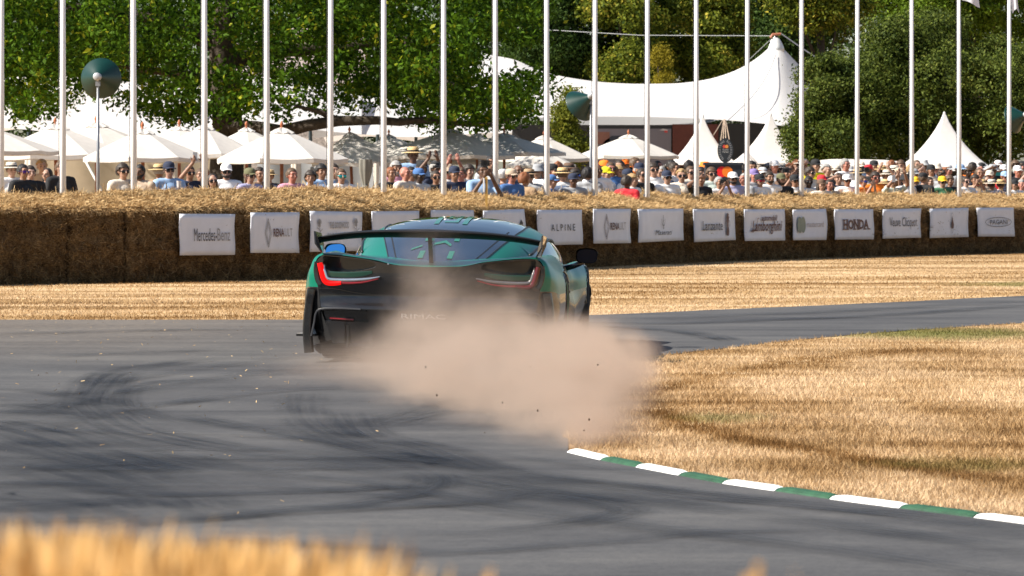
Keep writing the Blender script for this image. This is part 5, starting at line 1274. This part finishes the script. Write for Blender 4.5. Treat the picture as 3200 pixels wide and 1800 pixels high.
# things held in hands
def held(name, label, cat, u, v, D, build):
    D = max(D+lin(u, [1500, 2000, 2600, 3200], [0, 1.5, 3.2, 4.5]), wallD(u)+1.95-.25)
    p = P(u, v, D); r = thing(name, label, cat, p); build(r)
def phone(r):
    MB().box((-.036, -.005, -.07), (.036, .005, .07)).build('case', mat('phone_grey', (.25, .25, .27), .3), r); MB().box((.006, .005, .025), (.030, .009, .062)).build('lens_plate', BLACK, r)
held('phone', 'pale phone held high under the parasol edge', 'phone', 610, 489, 62.2, phone)
held('phone', 'dark phone raised before a white cap near the right', 'phone', 2793, 558, 72.5, phone)
def camera(L):
    def f(r):
        MB().box((-.07, -.03, -.045), (.07, .04, .05)).build('camera_body', BLACK, r); MB().lathe([(.0, -.03), (.034, -.03), (.036, -L*.4), (.045, -L*.6), (.047, -L), (.04, -L), (.036, -L+.02), (.0, -L+.02)], 16, Matrix.Rotation(R(-90), 4, 'X')).build('lens', BLACK, r)
    return f
held('camera', 'black camera held to the eye in the oak shade', 'camera', 1517, 510, 60.2, camera(.12))
held('camera', 'black camera with round lens held before the display box', 'camera', 2263, 570, 66.2, camera(.16))
held('camera', 'black camera with long lens raised by the spectator in orange', 'camera', 2704, 530, 71.2, camera(.34))
held('camera', 'black camera raised left of the fifteenth flagpole', 'camera', 2456, 533, 75.6, camera(.2))
held('drink_cup', 'clear plastic cup held by the man in light blue', 'cup', 559, 577, 60.6, lambda r: MB().lathe([(.0, -.05), (.03, -.05), (.038, .06), (.035, .06), (.028, -.045)], 14).build('cup', mat('cup_clear', (.55, .52, .52), .2), r))
# ------------------------------------------------------------------ the sports car (x right, y forward, z up; rear bumper at y = 0)
def carpaint():
    m, nt, N, L, b = _new('green_metallic_paint')
    tc = N.new('ShaderNodeTexCoord').outputs['Object']; fl = N.new('ShaderNodeTexVoronoi'); fl.inputs['Scale'].default_value = 700; L.new(tc, fl.inputs['Vector'])
    lw = N.new('ShaderNodeLayerWeight'); lw.inputs['Blend'].default_value = .35
    col = mix_n(nt, lw.outputs['Facing'], (.002, .17, .095), (.0015, .12, .10)); sx = N.new('ShaderNodeSeparateColor'); L.new(fl.outputs['Color'], sx.inputs[0])
    col = mix_n(nt, math_n(nt, 'MULTIPLY', sx.outputs[0], .35), col, (.006, .24, .14))
    L.new(col, b.inputs['Base Color']); b.inputs['Metallic'].default_value = .15; b.inputs['Roughness'].default_value = .32
    b.inputs['Coat Weight'].default_value = .28; b.inputs['Coat Roughness'].default_value = .03; b.inputs['Coat IOR'].default_value = 1.4; b.inputs['Specular IOR Level'].default_value = .3
    return m
PAINT = carpaint()
CARBON = mat('black_carbon', (.010, .010, .011), .22, coat=.6, var=.3, scale=60); SATIN = mat('satin_black', (.014, .014, .015), .45, var=.3, scale=30)
def glassmat():
    m, nt, N, L, b = _new('dark_tinted_glass'); b.inputs['Base Color'].default_value = (.006, .010, .018, 1); b.inputs['Roughness'].default_value = .03
    b.inputs['Specular IOR Level'].default_value = .8; b.inputs['Coat Weight'].default_value = 1; b.inputs['Coat Roughness'].default_value = .01; return m
CGLASS = glassmat(); TYRE = mat('tyre_rubber', (.018, .018, .019), .8, var=.3, scale=30); RIM = mat('dark_rim', (.03, .03, .032), .3, metal=.8); RIMG = mat('green_rim', (.01, .16, .06), .35, metal=.4)
REDL = mat('tail_red', (.45, .002, .003), .4, spec=.2, emit=(1, .004, .002), es=.55, var=.02); REDR = mat('tail_red_dust_veiled', (.10, .004, .005), .2, coat=.6); REDD = mat('lens_dark_red', (.20, .008, .01), .15, coat=1); SILV = mat('silver_trim', (.62, .63, .66), .18, metal=.9)  # right lamp's darker red paints in the dust veil before it
DECAL = mat('decal_green', (.008, .17, .095), .3, coat=.8, var=.05)
car = thing('sports_car', 'dark green sports car with black roof and tall rear wing sliding in its own dust', 'car', (-.650, 29.30, .012), (0, R(1.05), R(-4.8))); car.scale = (1.022, 1, 1)
ST = [  # y, half section from sill to centre line
 (.04, [(.72, .16), (.80, .36), (.834, .556), (.862, .68), (.800, .803), (.45, .778), (.25, .738), (0, .728)]),
 (.10, [(.80, .13), (.885, .38), (.905, .556), (.905, .69), (.815, .814), (.47, .79), (.27, .75), (0, .742)]),
 (.32, [(.90, .10), (.965, .36), (.965, .53), (.930, .69), (.825, .815), (.56, .80), (.30, .775), (0, .766)]),
 (.95, [(.93, .10), (.985, .36), (.992, .53), (.948, .69), (.845, .815), (.68, .79), (.36, .79), (0, .79)]),
 (1.5, [(.90, .10), (.950, .34), (.945, .52), (.922, .66), (.862, .775), (.73, .755), (.36, .76), (0, .76)]),
 (2.2, [(.88, .10), (.905, .32), (.880, .50), (.875, .62), (.840, .715), (.74, .715), (.36, .72), (0, .72)]),
 (2.9, [(.88, .10), (.905, .32), (.880, .48), (.880, .58), (.840, .665), (.72, .67), (.36, .67), (0, .67)]),
 (3.3, [(.90, .10), (.955, .34), (.955, .50), (.930, .62), (.845, .70), (.70, .66), (.36, .65), (0, .65)]),
 (3.7, [(.92, .11), (1.005, .36), (1.0, .51), (.965, .64), (.865, .715), (.69, .65), (.36, .61), (0, .61)]),
 (4.2, [(.86, .12), (.935, .32), (.925, .44), (.875, .56), (.78, .62), (.60, .57), (.3, .54), (0, .54)]),
 (4.65, [(.60, .14), (.68, .25), (.68, .33), (.62, .40), (.5, .43), (.4, .43), (.2, .43), (0, .43)])]
ys = np.array([s[0] for s in ST])
def section(y, nsub=6):
    pts = [np.array([float(sm(y, ys, [s[1][k][j] for s in ST])) for j in (0, 1)]) for k in range(8)]; out = []
    for i in range(7):
        a = pts[i-1] if i else 2*pts[0]-pts[1]; b, c = pts[i], pts[i+1]; d = pts[i+2] if i < 6 else np.array([-pts[5][0], pts[5][1]])
        for k in range(nsub):
            t = k/nsub; out.append(.5*((2*b)+(-a+c)*t+(2*a-5*b+4*c-d)*t*t+(-a+3*b-3*c+d)*t**3))
    out.append(pts[7]); return out
SUB = 6; YS = np.concatenate([np.linspace(.04, .14, 7), np.linspace(.14, 1.6, 50)[1:], np.linspace(1.6, 3.1, 26)[1:], np.linspace(3.1, 4.65, 54)[1:]])
SEC = [section(y, SUB) for y in YS]
WH = [(.98, .342, .362), (3.72, .335, .352)]
def shell(k0, k1):
    V = []; idx = {}; Fs = []; nk = k1-k0+1
    for s in (1, -1):
        base = len(V)
        for y, sec in zip(YS, SEC):
            for k in range(k0, k1+1):
                x, z = sec[k]
                for wy, wz, wr in WH:
                    d = math.hypot(y-wy, z-wz)
                    if x > .62 and z < .70 and wr-.045 < d < wr+.012: f = wr/d; y2 = wy+(y-wy)*f; z2 = wz+(z-wz)*f; V.append((s*x, y2, z2)); break
                else: V.append((s*x, y, z))
        for i in range(len(YS)-1):
            for k in range(nk-1):
                q = [base+i*nk+k, base+i*nk+k+1, base+(i+1)*nk+k+1, base+(i+1)*nk+k]
                if all(abs(V[j][0]) > .60 and any(math.hypot(V[j][1]-wy, V[j][2]-wz) < wr+.002 for wy, wz, wr in WH) for j in q): continue
                Fs.append(tuple(q) if s > 0 else tuple(reversed(q)))
    return V, Fs
V, Fs = shell(2*SUB, 7*SUB); body = mobj('body', V, Fs, PAINT, car, True)
V, Fs = shell(0, 2*SUB); mobj('lower_body', V, Fs, CARBON, car, True)
MB().box((-.62, .25, .13), (.62, 4.4, .60)).build('inner_light_block', SATIN, car)  # added black box inside the hollow body to block light
# arch lips and inner wells
for wy, wz, wr in WH:
    for s in (-1, 1):
        pts = []
        for a in np.linspace(R(-25), R(205), 30):
            y, z = wy+wr*math.cos(a), wz+wr*math.sin(a); sec = section(min(max(y, .05), 4.6), 6); x = max([p[0]-3*abs(p[1]-z) for p in sec]); pts.append((s*(x+.004), y, max(.08, z)))
        MB().tube(pts, .012, 6).build('arch_lip', CARBON, car, True)
        M = Matrix.Translation((s*.60, wy, wz)) @ Matrix.Rotation(R(90)*s, 4, 'Y')
        MB().lathe([(.0, 0), (wr, 0), (wr, .30)], 28, M).build('wheel_well', SATIN, car)
# wheels
for wy, wz, wr in WH:
    for s in (-1, 1):
        w = thing('wheel', None, None); w.parent = car; wd = .31 if wy < 2 else .265
        w.location = (s*(.972-wd/2 if wy < 2 else .965-wd/2), wy, .345); w.rotation_euler = (0, 0, 0 if wy < 2 else R(6)); Mx = Matrix.Rotation(R(90)*s, 4, 'Y'); r = .345
        MB().lathe([(.25, -wd/2+.02), (.30, -wd/2), (r-.025, -wd/2+.012), (r-.003, -wd/2+.04), (r, 0), (r-.003, wd/2-.04), (r-.025, wd/2-.012), (.30, wd/2), (.25, wd/2-.02)], 40, Mx).build('tyre', TYRE, w, True)
        rb = MB().lathe([(.25, wd/2-.02), (.262, wd/2-.012), (.24, wd/2-.03), (.235, -.05), (.06, -.02), (.0, -.02)], 40, Mx)
        for k in range(10):
            Mk = Mx @ Matrix.Rotation(2*math.pi*k/10, 4, 'Z'); rb.box((.03, -.014, wd/2-.07), (.245, .014, wd/2-.03), Mk)
        rb.build('rim', RIM, w)
        MB().lathe([(.262, wd/2-.010), (.268, wd/2-.004), (.252, wd/2-.008)], 40, Mx).build('rim_edge', RIMG, w)
# cabin: side windows, painted rails and pillars, dark glass roof and rear window
CY = [.22, .35, .5, .8, 1.2, 1.6, 2.0, 2.35, 2.7, 3.1, 3.5, 3.9]; CT = [.742, .768, .802, .868, .958, 1.034, 1.078, 1.092, 1.076, 1.0, .87, .68]; CW = [.36, .41, .47, .57, .685, .765, .82, .84, .83, .78, .70, .60]
ZB, NN = .62, 2.5
def cT(y): return float(sm(y, CY, CT))
def cW(y): return float(sm(y, CY, CW))
def cz(x, y):
    w = cW(y); t = cT(y); return ZB+(t-ZB)*max(0, 1-(abs(x)/w)**NN)**(1/NN)
def gx(y): return lin(y, [.22, .5, 1.4, 1.9, 2.6, 3.9], [.30, .355, .50, .55, .56, .52])
def ang_x(x, w): return math.acos(min(1, (x/w)**(NN/2)))
def cpt(y, a, s, off=0):
    w, t = cW(y), cT(y); x = w*math.cos(a)**(2/NN); z = ZB+(t-ZB)*math.sin(a)**(2/NN)
    return (s*x*(1+off), y, z+off)
CYS = np.linspace(.22, 3.9, 74); ZWIN = lambda y: ang_x(min(cW(y)*.93, gx(y)+.17), cW(y))
roof = MB(); pillar = MB(); rows = []; 
glassrows = []
for y in CYS:
    ag = ang_x(gx(y), cW(y)); glassrows.append([cpt(y, a, 1) for a in np.linspace(ag, math.pi/2, 15)]+[cpt(y, a, -1) for a in np.linspace(math.pi/2, ag, 15)[1:]])
jr = [i for i, y in enumerate(CYS) if y <= 1.74]; jf = [i for i, y in enumerate(CYS) if y >= 2.95]
MB().grid([glassrows[i] for i in jr]).build('rear_window', CGLASS, car, True)
MB().grid([[(p[0], p[1], p[2]-.002) for p in glassrows[i]] for i in range(jr[-1], jf[0]+1)]).build('roof', CGLASS, car, True)
MB().grid([glassrows[i] for i in jf]).build('windscreen', CGLASS, car, True)
for s in (1, -1):
    rows = []; wrows = []
    for y in CYS:
        ag = ang_x(gx(y), cW(y)); aw = ZWIN(y) if 1.32 < y < 3.3 else .0
        rows.append([cpt(y, a, s) for a in np.linspace(aw, ag, 10)])
        if 1.28 < y < 3.36: wrows.append([cpt(y, a, s, -.004) for a in np.linspace(.03, ZWIN(y)+.02, 8)])
    g = MB().grid(rows); g.f = [f if s > 0 else tuple(reversed(f)) for f in g.f]; g.build('pillar', PAINT, car, True)
    MB().grid(wrows).build('side_window', CGLASS, car, True)
    wl_ = [cpt(y, ZWIN(y), s, .003) for y in np.linspace(1.30, 3.34, 20)]; MB().tube(wl_, .011, 6).build('window_trim', SATIN, car, True)
    gl = [cpt(y, ang_x(gx(y), cW(y)), s, .001) for y in np.linspace(.3, 2.9, 26)]; MB().tube(gl, .006, 5).build('glass_seal', SATIN, car, True)
    MB().grid([[(s*x, y, cz(x, y)+.0015) for x in (gx(y)-.06, gx(y)-.048)] for y in np.linspace(.36, 1.6, 16)]).build('glass_line', SATIN, car)
for x in (-.165, .165): MB().grid([[(x+q+.02, y, cz(x+q, y)+.0025) for q in (-.006, .006)] for y in np.linspace(2.12, 2.7, 8)]).build('roof_seam', SATIN, car)
# painted stripes and numeral
def decal(x0, x1, y0, y1, name='stripe', sk=0.):
    n = max(2, int((y1-y0)/.06)); MB().grid([[(x+sk*(y-y0), y, cz(x+sk*(y-y0), y)+.004) for x in np.linspace(x0, x1, 4)] for y in np.linspace(y0, y1, n+1)]).build(name, DECAL, car)
for s in (-1, 1):
    c = s*.112
    decal(c-.020, c+.020, .42, .66); decal(c-.020, c+.020, .98, 1.34); decal(c-.020, c+.020, 1.62, 2.16); decal(c-.020, c+.020, 2.19, 2.60)
for x0, x1, y0, y1 in ((-.055, .055, 1.70, 1.78), (.025, .055, 1.78, 2.02), (-.055, .055, 2.0, 2.06), (-.055, -.025, 2.06, 2.34), (-.025, .055, 2.28, 2.36), (.025, .055, 2.1, 2.28)): decal(x0, x1, y0, y1, 'numeral')
def slash(a, b, c, d):
    MB().grid([[(lambda x, y: (x, y, cz(x, y)+.004))(*((1-s)*((1-t)*p+t*q)+s*((1-t)*r+t*w) for p, q, r, w in zip(a, b, d, c))) for t in np.linspace(0, 1, 4)] for s in np.linspace(0, 1, 6)]).build('stripe', DECAL, car)
slash((-.21, .70), (-.21, .75), (-.135, .86), (-.135, .80)); slash((-.06, .84), (-.06, .90), (.03, 1.0), (.03, .92)); slash((.03, .92), (.03, 1.0), (.085, .88), (.085, .81))
# rear fascia: one relief panel with the two deep openings
XE = ([.14, .30, .42, .556, .68, .76, .81], [.72, .775, .81, .834, .862, .845, .80])
ZT = ([0, .25, .45, .65, .80, .9], [.728, .738, .778, .797, .803, .803])
def hole(x, z):
    x = abs(x)
    if not .385 < x < .795: return 0
    zt = lin(x, ZT[0], ZT[1])-.016; zb = lin(x, [.385, .43, .5, .62, .72, .795], [.735, .712, .695, .682, .680, .705])
    if x < .42: zt -= (.42-x)*.9
    return 1 if zb < z < zt else 0
def fy(x, z):
    a = abs(x)/.86; y = .045-.075*(1-a**2.2)
    y += .035*math.exp(-((z-.50)/.07)**2)*(1-a**4)                     # concave band under the lights
    y -= .03*math.exp(-((z-.40)/.035)**2)*(1-a**6)                     # bumper ledge
    if z < .34: y += .30*(.34-z)*(1 if abs(x) < .62 else .35)
    if .30 < z < .385 and .45 < abs(x) < .80: y += .03
    if hole(x, z): y += .24
    return y
nx, nz = 210, 84; rows = []
for b in np.linspace(0, 1, nz+1):
    r = []
    for a in np.linspace(-1, 1, nx+1):
        zt = lin(abs(a)*.80, ZT[0], ZT[1]); z = .13+(zt-.13)*b; x = a*lin(z, XE[0], XE[1]); r.append((x, fy(x, z), z))
    rows.append(r)
fa = MB().grid(rows).build('rear_fascia', CARBON, car); fa.data.polygons.foreach_set('use_smooth', np.ones(len(fa.data.polygons), bool))
md = fa.modifiers.new('e', 'EDGE_SPLIT'); md.split_angle = R(40)
def strip(path, w, off, name, m, lift=.0, thick=.02):
    """raised band following (x, z) points on the fascia"""
    c = fine_curve(path, 6); rows = []; n = len(c); ww = w if hasattr(w, '__len__') else [w]*len(path)
    for i, p in enumerate(c):
        t = c[min(i+1, n-1)]-c[max(i-1, 0)]; t = t/np.linalg.norm(t); q = np.array((-t[1], t[0])); wi = lin(i/(n-1)*(len(path)-1), range(len(path)), ww)/2
        base = min(fy(p[0], p[1]), .05)
        r = [(p[0]+q[0]*wi*e, base-off-lift*(1 if abs(e) < 1 else 0), p[1]+q[1]*wi*e) for e in (-1, -.6, 0, .6, 1)]
        r = [(r[0][0], base-off+thick, r[0][2])]+r+[(r[-1][0], base-off+thick, r[-1][2])]; rows.append(r)
    MB().grid(rows).build(name, m, car, True)
for s in (-1, 1):
    f = lambda P_: [(s*x, z) for x, z in P_]
    strip(f([(.848, .75), (.852, .68), (.838, .61), (.815, .575)]), .034, .012, 'light_surround', CARBON)
    strip(f([(.822, .742), (.806, .675), (.785, .612), (.755, .588), (.70, .586), (.655, .592)]), [.036, .036, .036, .034, .030, .024], .028, 'tail_light', REDL if s < 0 else REDR, .006)
    strip(f([(.655, .592), (.58, .592), (.48, .602), (.37, .630)]), [.022, .018, .014, .006], .022, 'tail_light', REDD, .004)
    strip(f([(.795, .735), (.780, .672), (.758, .625), (.70, .615), (.58, .616), (.46, .626), (.36, .646)]), [.016, .022, .024, .026, .026, .022, .008], .020, 'light_trim', SILV if s < 0 else mat('dust_veiled_trim', (.22, .20, .20), .3, metal=.6), .004)  # right trim darkened, dust veil put into its colour
    strip(f([(.77, .658), (.62, .655), (.50, .664), (.42, .680)]), [.04, .045, .04, .02], .004, 'green_panel', mat('dark_green_panel', (.003, .035, .02), .3, coat=.6))
    strip(f([(.83, .545), (.70, .545), (.50, .512), (.25, .50)]), .006, .010, 'panel_line', SILV if False else CARBON)
    strip(f([(.50, .395), (.66, .398), (.80, .390), (.845, .36), (.86, .28), (.88, .18)]), .012, .012, 'bumper_line', mat('grey_line', (.05, .05, .055), .35))
    strip(f([(.74, .318), (.66, .316), (.56, .312)]), .013, .02, 'reflector', REDD, .003)
    MB().box((s*.86 if s > 0 else -1.0, .10, .175), (1.0 if s > 0 else -.86, .36, .193)).build('winglet', CARBON, car)
    strip(f([(.885, .54), (.905, .40), (.915, .22), (.90, .05)]), .06, .005, 'corner_blade', CARBON, 0, .12)
    for x in (.18, .42, .60): MB().box((s*x-.006, .02, .10), (s*x+.006, .40, .27)).build('diffuser_fin', CARBON, car)
    # buttress fin beside the deck
    MB().poly([(s*.862, 1.22, .36), (s*.93, 1.34, .40), (s*.935, 1.55, .62), (s*.915, 1.36, .72)], (s*.012, 0, 0)).build('side_intake', SATIN, car)
    MB().tube([(s*.905, y, z) for y, z in ((1.45, .15), (2.2, .15), (3.2, .16))], .03, 8).build('side_skirt', mat('gloss_skirt', (.03, .025, .02), .08, coat=1), car, True)
MB().box((-.62, .06, .10), (.62, .55, .13)).build('diffuser', SATIN, car)
V, Fs = text_mesh('RIMAC', .33, .036, -.195, .332, 0); V[:, 1] = [fy(x, z)-.006 for x, z in zip(V[:, 0], V[:, 2])]; mobj('lettering', V, Fs, mat('badge_silver', (.75, .75, .76), .4, metal=.2), car)
# rear wing
rows = []
for x in np.linspace(-.845, .845, 41):
    t = abs(x)/.845; zc = .975-.055*t**3.2-.008*t; th = .040-.014*t; ch = .27-.04*t**2; yb = -.03+.05*t**2; r = []
    for a in np.linspace(0, 2*math.pi, 17)[:-1]:
        c = math.cos(a); q = (1+c)/2; r.append((x, yb+ch*q, zc+th*math.sin(a)*(1.0 if math.sin(a) > 0 else .7)*(.55+.45*math.sin(math.pi*min(1, q*1.1)))+.03*(1-q)**2-.008))
    rows.append(r)
wg = MB().grid(rows, True); wg.f.append(tuple(range(15, -1, -1))); wg.f.append(tuple(40*16+k for k in range(16)))
wing = wg.build('rear_wing', mat('wing_black', (.008, .008, .009), .5, spec=.3), car, True)
for s in (-1, 1):
    MB().poly([(s*.848, -.06, .985), (s*.848, .30, .965), (s*.845, .30, .90), (s*.805, .26, .80), (s*.775, .18, .78), (s*.80, .02, .82), (s*.842, -.05, .89)], (s*.012, 0, 0)).build('endplate', mat('endplate_gloss', (.03, .035, .04), .08, coat=1), wing)
MB().poly([(-.016, .05, .965), (-.016, .23, .965), (-.016, .36, .76), (-.016, .20, .745)], (.032, 0, 0)).build('wing_support', CARBON, wing)
# mirrors
for s in (-1, 1):
    m_ = thing('mirror', None, None); m_.parent = car; m_.location = (s*1.03-.02, 2.75, .782)
    rows = []
    for t in np.linspace(0, 1, 9):
        k = (1-(t)**2.2)**.5 if t < 1 else .02; rows.append([(.090*k*math.copysign(abs(math.cos(a))**.6, math.cos(a)), .13*t-.02, .064*k*math.copysign(abs(math.sin(a))**.7, math.sin(a))) for a in np.linspace(0, 2*math.pi, 33)[:-1]])
    MB().grid(rows, True).build('housing', CARBON, m_, True)
    gr = [[(.082*k*math.copysign(abs(math.cos(a))**.6, math.cos(a)), -.018, .056*k*math.copysign(abs(math.sin(a))**.7, math.sin(a))) for a in np.linspace(0, 2*math.pi, 33)[:-1]] for k in (1, .02)]
    g = MB().grid(gr, True).build('mirror_glass', mat('mirror_glass', (.10, .42, .85), .05, metal=1, var=.01) if s < 0 else mat('mirror_dark', (.003, .005, .012), .35, spec=.15), m_); g.rotation_euler = (R(-14 if s < 0 else 6), 0, R(10*s))  # painted reflections: blue sky in the left glass, dark in the right
    MB().tube([(-s*.03, .03, -.05), (-s*.10, .04, -.085), (-s*.20, .05, -.115)], [.024, .022, .026], 8).build('arm', CARBON, m_, True)
for x, z in ((-.30, .743),): MB().ell((x, -.02, z), (.008, .008, .008), 8, 6).build('camera_button', SILV, car)

# ------------------------------------------------------------------ dust thrown up by the wheels
def dust():
    m, nt, N, L, b = _new('dust'); N.remove(b); pos = N.new('ShaderNodeNewGeometry').outputs['Position']
    warp = N.new('ShaderNodeTexNoise'); warp.inputs['Scale'].default_value = 1.6; warp.inputs['Detail'].default_value = 3; L.new(pos, warp.inputs['Vector'])
    wv = N.new('ShaderNodeVectorMath'); wv.operation = 'MULTIPLY_ADD'; L.new(warp.outputs['Color'], wv.inputs[0]); wv.inputs[1].default_value = (.7, 1.2, .5); wv.inputs[2].default_value = (-.35, -.6, -.25)
    ad = N.new('ShaderNodeVectorMath'); ad.operation = 'ADD'; L.new(pos, ad.inputs[0]); L.new(wv.outputs[0], ad.inputs[1]); wp = ad.outputs[0]
    total = None
    for (c, r, a) in BLOBS:
        s = N.new('ShaderNodeVectorMath'); s.operation = 'SUBTRACT'; L.new(wp, s.inputs[0]); s.inputs[1].default_value = c
        d = N.new('ShaderNodeVectorMath'); d.operation = 'DIVIDE'; L.new(s.outputs[0], d.inputs[0]); d.inputs[1].default_value = r
        l = N.new('ShaderNodeVectorMath'); l.operation = 'LENGTH'; L.new(d.outputs[0], l.inputs[0])
        mr = N.new('ShaderNodeMapRange'); mr.interpolation_type = 'SMOOTHSTEP'; L.new(l.outputs['Value'], mr.inputs[0])
        mr.inputs[1].default_value = 1.12; mr.inputs[2].default_value = .10; mr.inputs[3].default_value = 0; mr.inputs[4].default_value = a
        total = mr.outputs[0] if total is None else math_n(nt, 'ADD', total, mr.outputs[0])
    n = noise_n(nt, wp, 3.0, 8, .66, (R(12), (1, .22, 1.15))); n = math_n(nt, 'MULTIPLY_ADD', n, 7.0, -2.6, clamp=False); n = math_n(nt, 'MAXIMUM', n, .08)
    dens = math_n(nt, 'MULTIPLY', total, n)
    pv = N.new('ShaderNodeVolumePrincipled'); pv.inputs['Color'].default_value = (.67, .535, .44, 1); pv.inputs['Anisotropy'].default_value = .15
    L.new(dens, pv.inputs['Density']); L.new(pv.outputs[0], N['Material Output'].inputs['Volume']); return m
BLOBS = [((.34, 20.5, .05), (.45, 1.4, .22), 1.1), ((-.90, 27.2, .10), (.60, 2.0, .30), .28), ((-.45, 26.2, .12), (.68, 2.4, .38), 1.3), ((-.12, 24.6, .12), (.75, 2.4, .37), 1.8), ((.12, 23.0, .10), (.65, 2.2, .34), 1.8), ((.30, 21.6, .08), (.45, 1.7, .30), 1.6),
         ((.48, 25.5, .12), (.50, 2.6, .36), 1.9), ((.50, 27.3, .10), (.52, 2.2, .35), 1.7), ((.42, 23.4, .10), (.45, 2.2, .33), 1.7), ((0, 27.6, .12), (.8, 1.8, .37), 1.4),
         ((-.60, 28.4, .36), (.42, 1.2, .50), .45), ((-.62, 28.6, .78), (.30, .9, .36), .26), ((-.22, 28.6, .36), (.5, 1.1, .40), .38), ((.12, 28.7, .36), (.45, .9, .36), .30), ((-1.25, 26.6, .08), (.6, 2.2, .20), .16)]
mb = MB(); mb.box((-2.1, 19.0, .02), (1.45, 29.9, 1.35)); o = mb.build('dust_cloud', dust()); tag(o, 'tan dust cloud billowing behind the sliding car', 'dust', None, 'stuff')

# ------------------------------------------------------------------ flying clods, straw and stones on the asphalt
rng = np.random.default_rng(9); n = 260; u = rng.uniform(-20, 1500, n)**1.0; v = 1000+rng.gamma(1.5, 90, n); v = np.clip(v, 1012, 1700); k = rng.uniform(0, 1, n) < np.where(u < 950, 1, .35); u = u[k]; v = v[k]
pos = np.array([(*G(a, b), .014) for a, b in zip(u, v)]); d = rng.normal(size=(len(pos), 3)); d[:, 2] = np.abs(d[:, 2])*.2+.1
V, Fs = straws(pos, d, (.008, .028), (.003, .006), rng); tag(mobj('straw_litter', V, Fs, STRAW), 'loose straw and bits scattered over the asphalt on the left', 'litter', None, 'stuff')
mb = MB(); rc = random.Random(5); CL = mat('earth_clod', (.07, .04, .022), .9, var=.3)
for (u, v, D) in ((1570, 1258, 21.5), (1680, 1283, 20.5), (1841, 1311, 19.5), (1515, 1352, 19.2), (1365, 1235, 22), (1868, 1140, 22), (1657, 1146, 22.5), (1330, 1147, 23), (1597, 1190, 22), (1825, 1345, 19.3), (248, 1230, 24), (215, 1290, 23), (120, 1172, 26), (1875, 1165, 23.5)):
    p = P(u, v, D); r = rc.uniform(.0025, .0055); mb.ell(p, (r, r, r*rc.uniform(.8, 1.6)), 6, 5)
tag(mb.build('flying_clods', CL), 'dark clods of earth flying above the dust', 'clods', None, 'stuff')
# ------------------------------------------------------------------ near bank with dry stalks, far out of focus
mb = MB(); rows = []
for y in np.linspace(.75, 3.2, 9):
    rows.append([(x, y, max(0, 1.0*math.exp(-((y-1.85)/.62)**4)*(1 if x < 1 else math.exp(-((x-1)/1.6)**2))+.03*math.sin(5*x))) for x in np.linspace(-3, 3, 30)])
tag(mb.grid(rows).build('bank', GRASS, None, True), 'low grass bank in front of the camera', None, None, 'structure')
rng = np.random.default_rng(12); NS = straw_mat('near_stalk', [(.1, (.52, .27, .07)), (.5, (.78, .46, .16)), (.9, (.88, .64, .32))])
tu = [-60, 0, 60, 150, 215, 260, 330, 420, 500, 560, 640, 700, 760, 830, 880, 950, 1010, 1060, 1110, 1160, 1260, 1300]; tv = [1650, 1655, 1665, 1640, 1612, 1660, 1705, 1715, 1705, 1715, 1690, 1690, 1705, 1690, 1680, 1720, 1775, 1760, 1745, 1712, 1705, 1745]
pos = []; L = []
for k in range(1500):
    D = rng.uniform(1.8, 2.35); uu = rng.uniform(-150, 1120); vt = np.interp(uu, tu, tv)+abs(rng.normal())*85-22+max(0, uu-800)*.10; z = ZR(vt, D); pos.append((XU(uu, D)+rng.normal()*.006, D, .98)); L.append(z-.98)
pos = np.array(pos); L = np.array(L); n = len(pos); a = rng.normal(size=(n, 3))*np.array([.16, .12, 0])+np.array([.04, 0, 1]); a /= np.linalg.norm(a, axis=1)[:, None]
w = rng.uniform(.004, .010, n)[:, None]; s = np.stack([np.ones(n), rng.normal(size=n)*.3, np.zeros(n)], 1); tip = pos+a*(L/a[:, 2])[:, None]; mid = pos*.35+tip*.65
V = np.empty((n, 5, 3)); V[:, 0] = pos-s*w/2; V[:, 1] = pos+s*w/2; V[:, 2] = mid+s*w*.8; V[:, 3] = tip; V[:, 4] = mid-s*w*.8
tag(mobj('dry_stalks', V.reshape(-1, 3), np.arange(n*5).reshape(-1, 5), NS), 'blurred golden dry stalks along the lower left edge', 'dry grass', None, 'stuff')
pos = np.array([(XU(2400+rng.normal()*14, 1.8), 1.8+rng.normal()*.05, .98) for k in range(14)]); L = np.array([ZR(1772+abs(rng.normal())*30, 1.8)-.98 for k in range(14)])
V, Fs = straws(pos, np.stack([rng.normal(size=14)*.10+.03, rng.normal(size=14)*.1, np.ones(14)], 1), (.195, .205), (.003, .005), rng)
tag(mobj('dry_stalks', V, Fs, NS), 'few blurred dry stalks at the bottom edge, right of middle', 'dry grass', None, 'stuff')
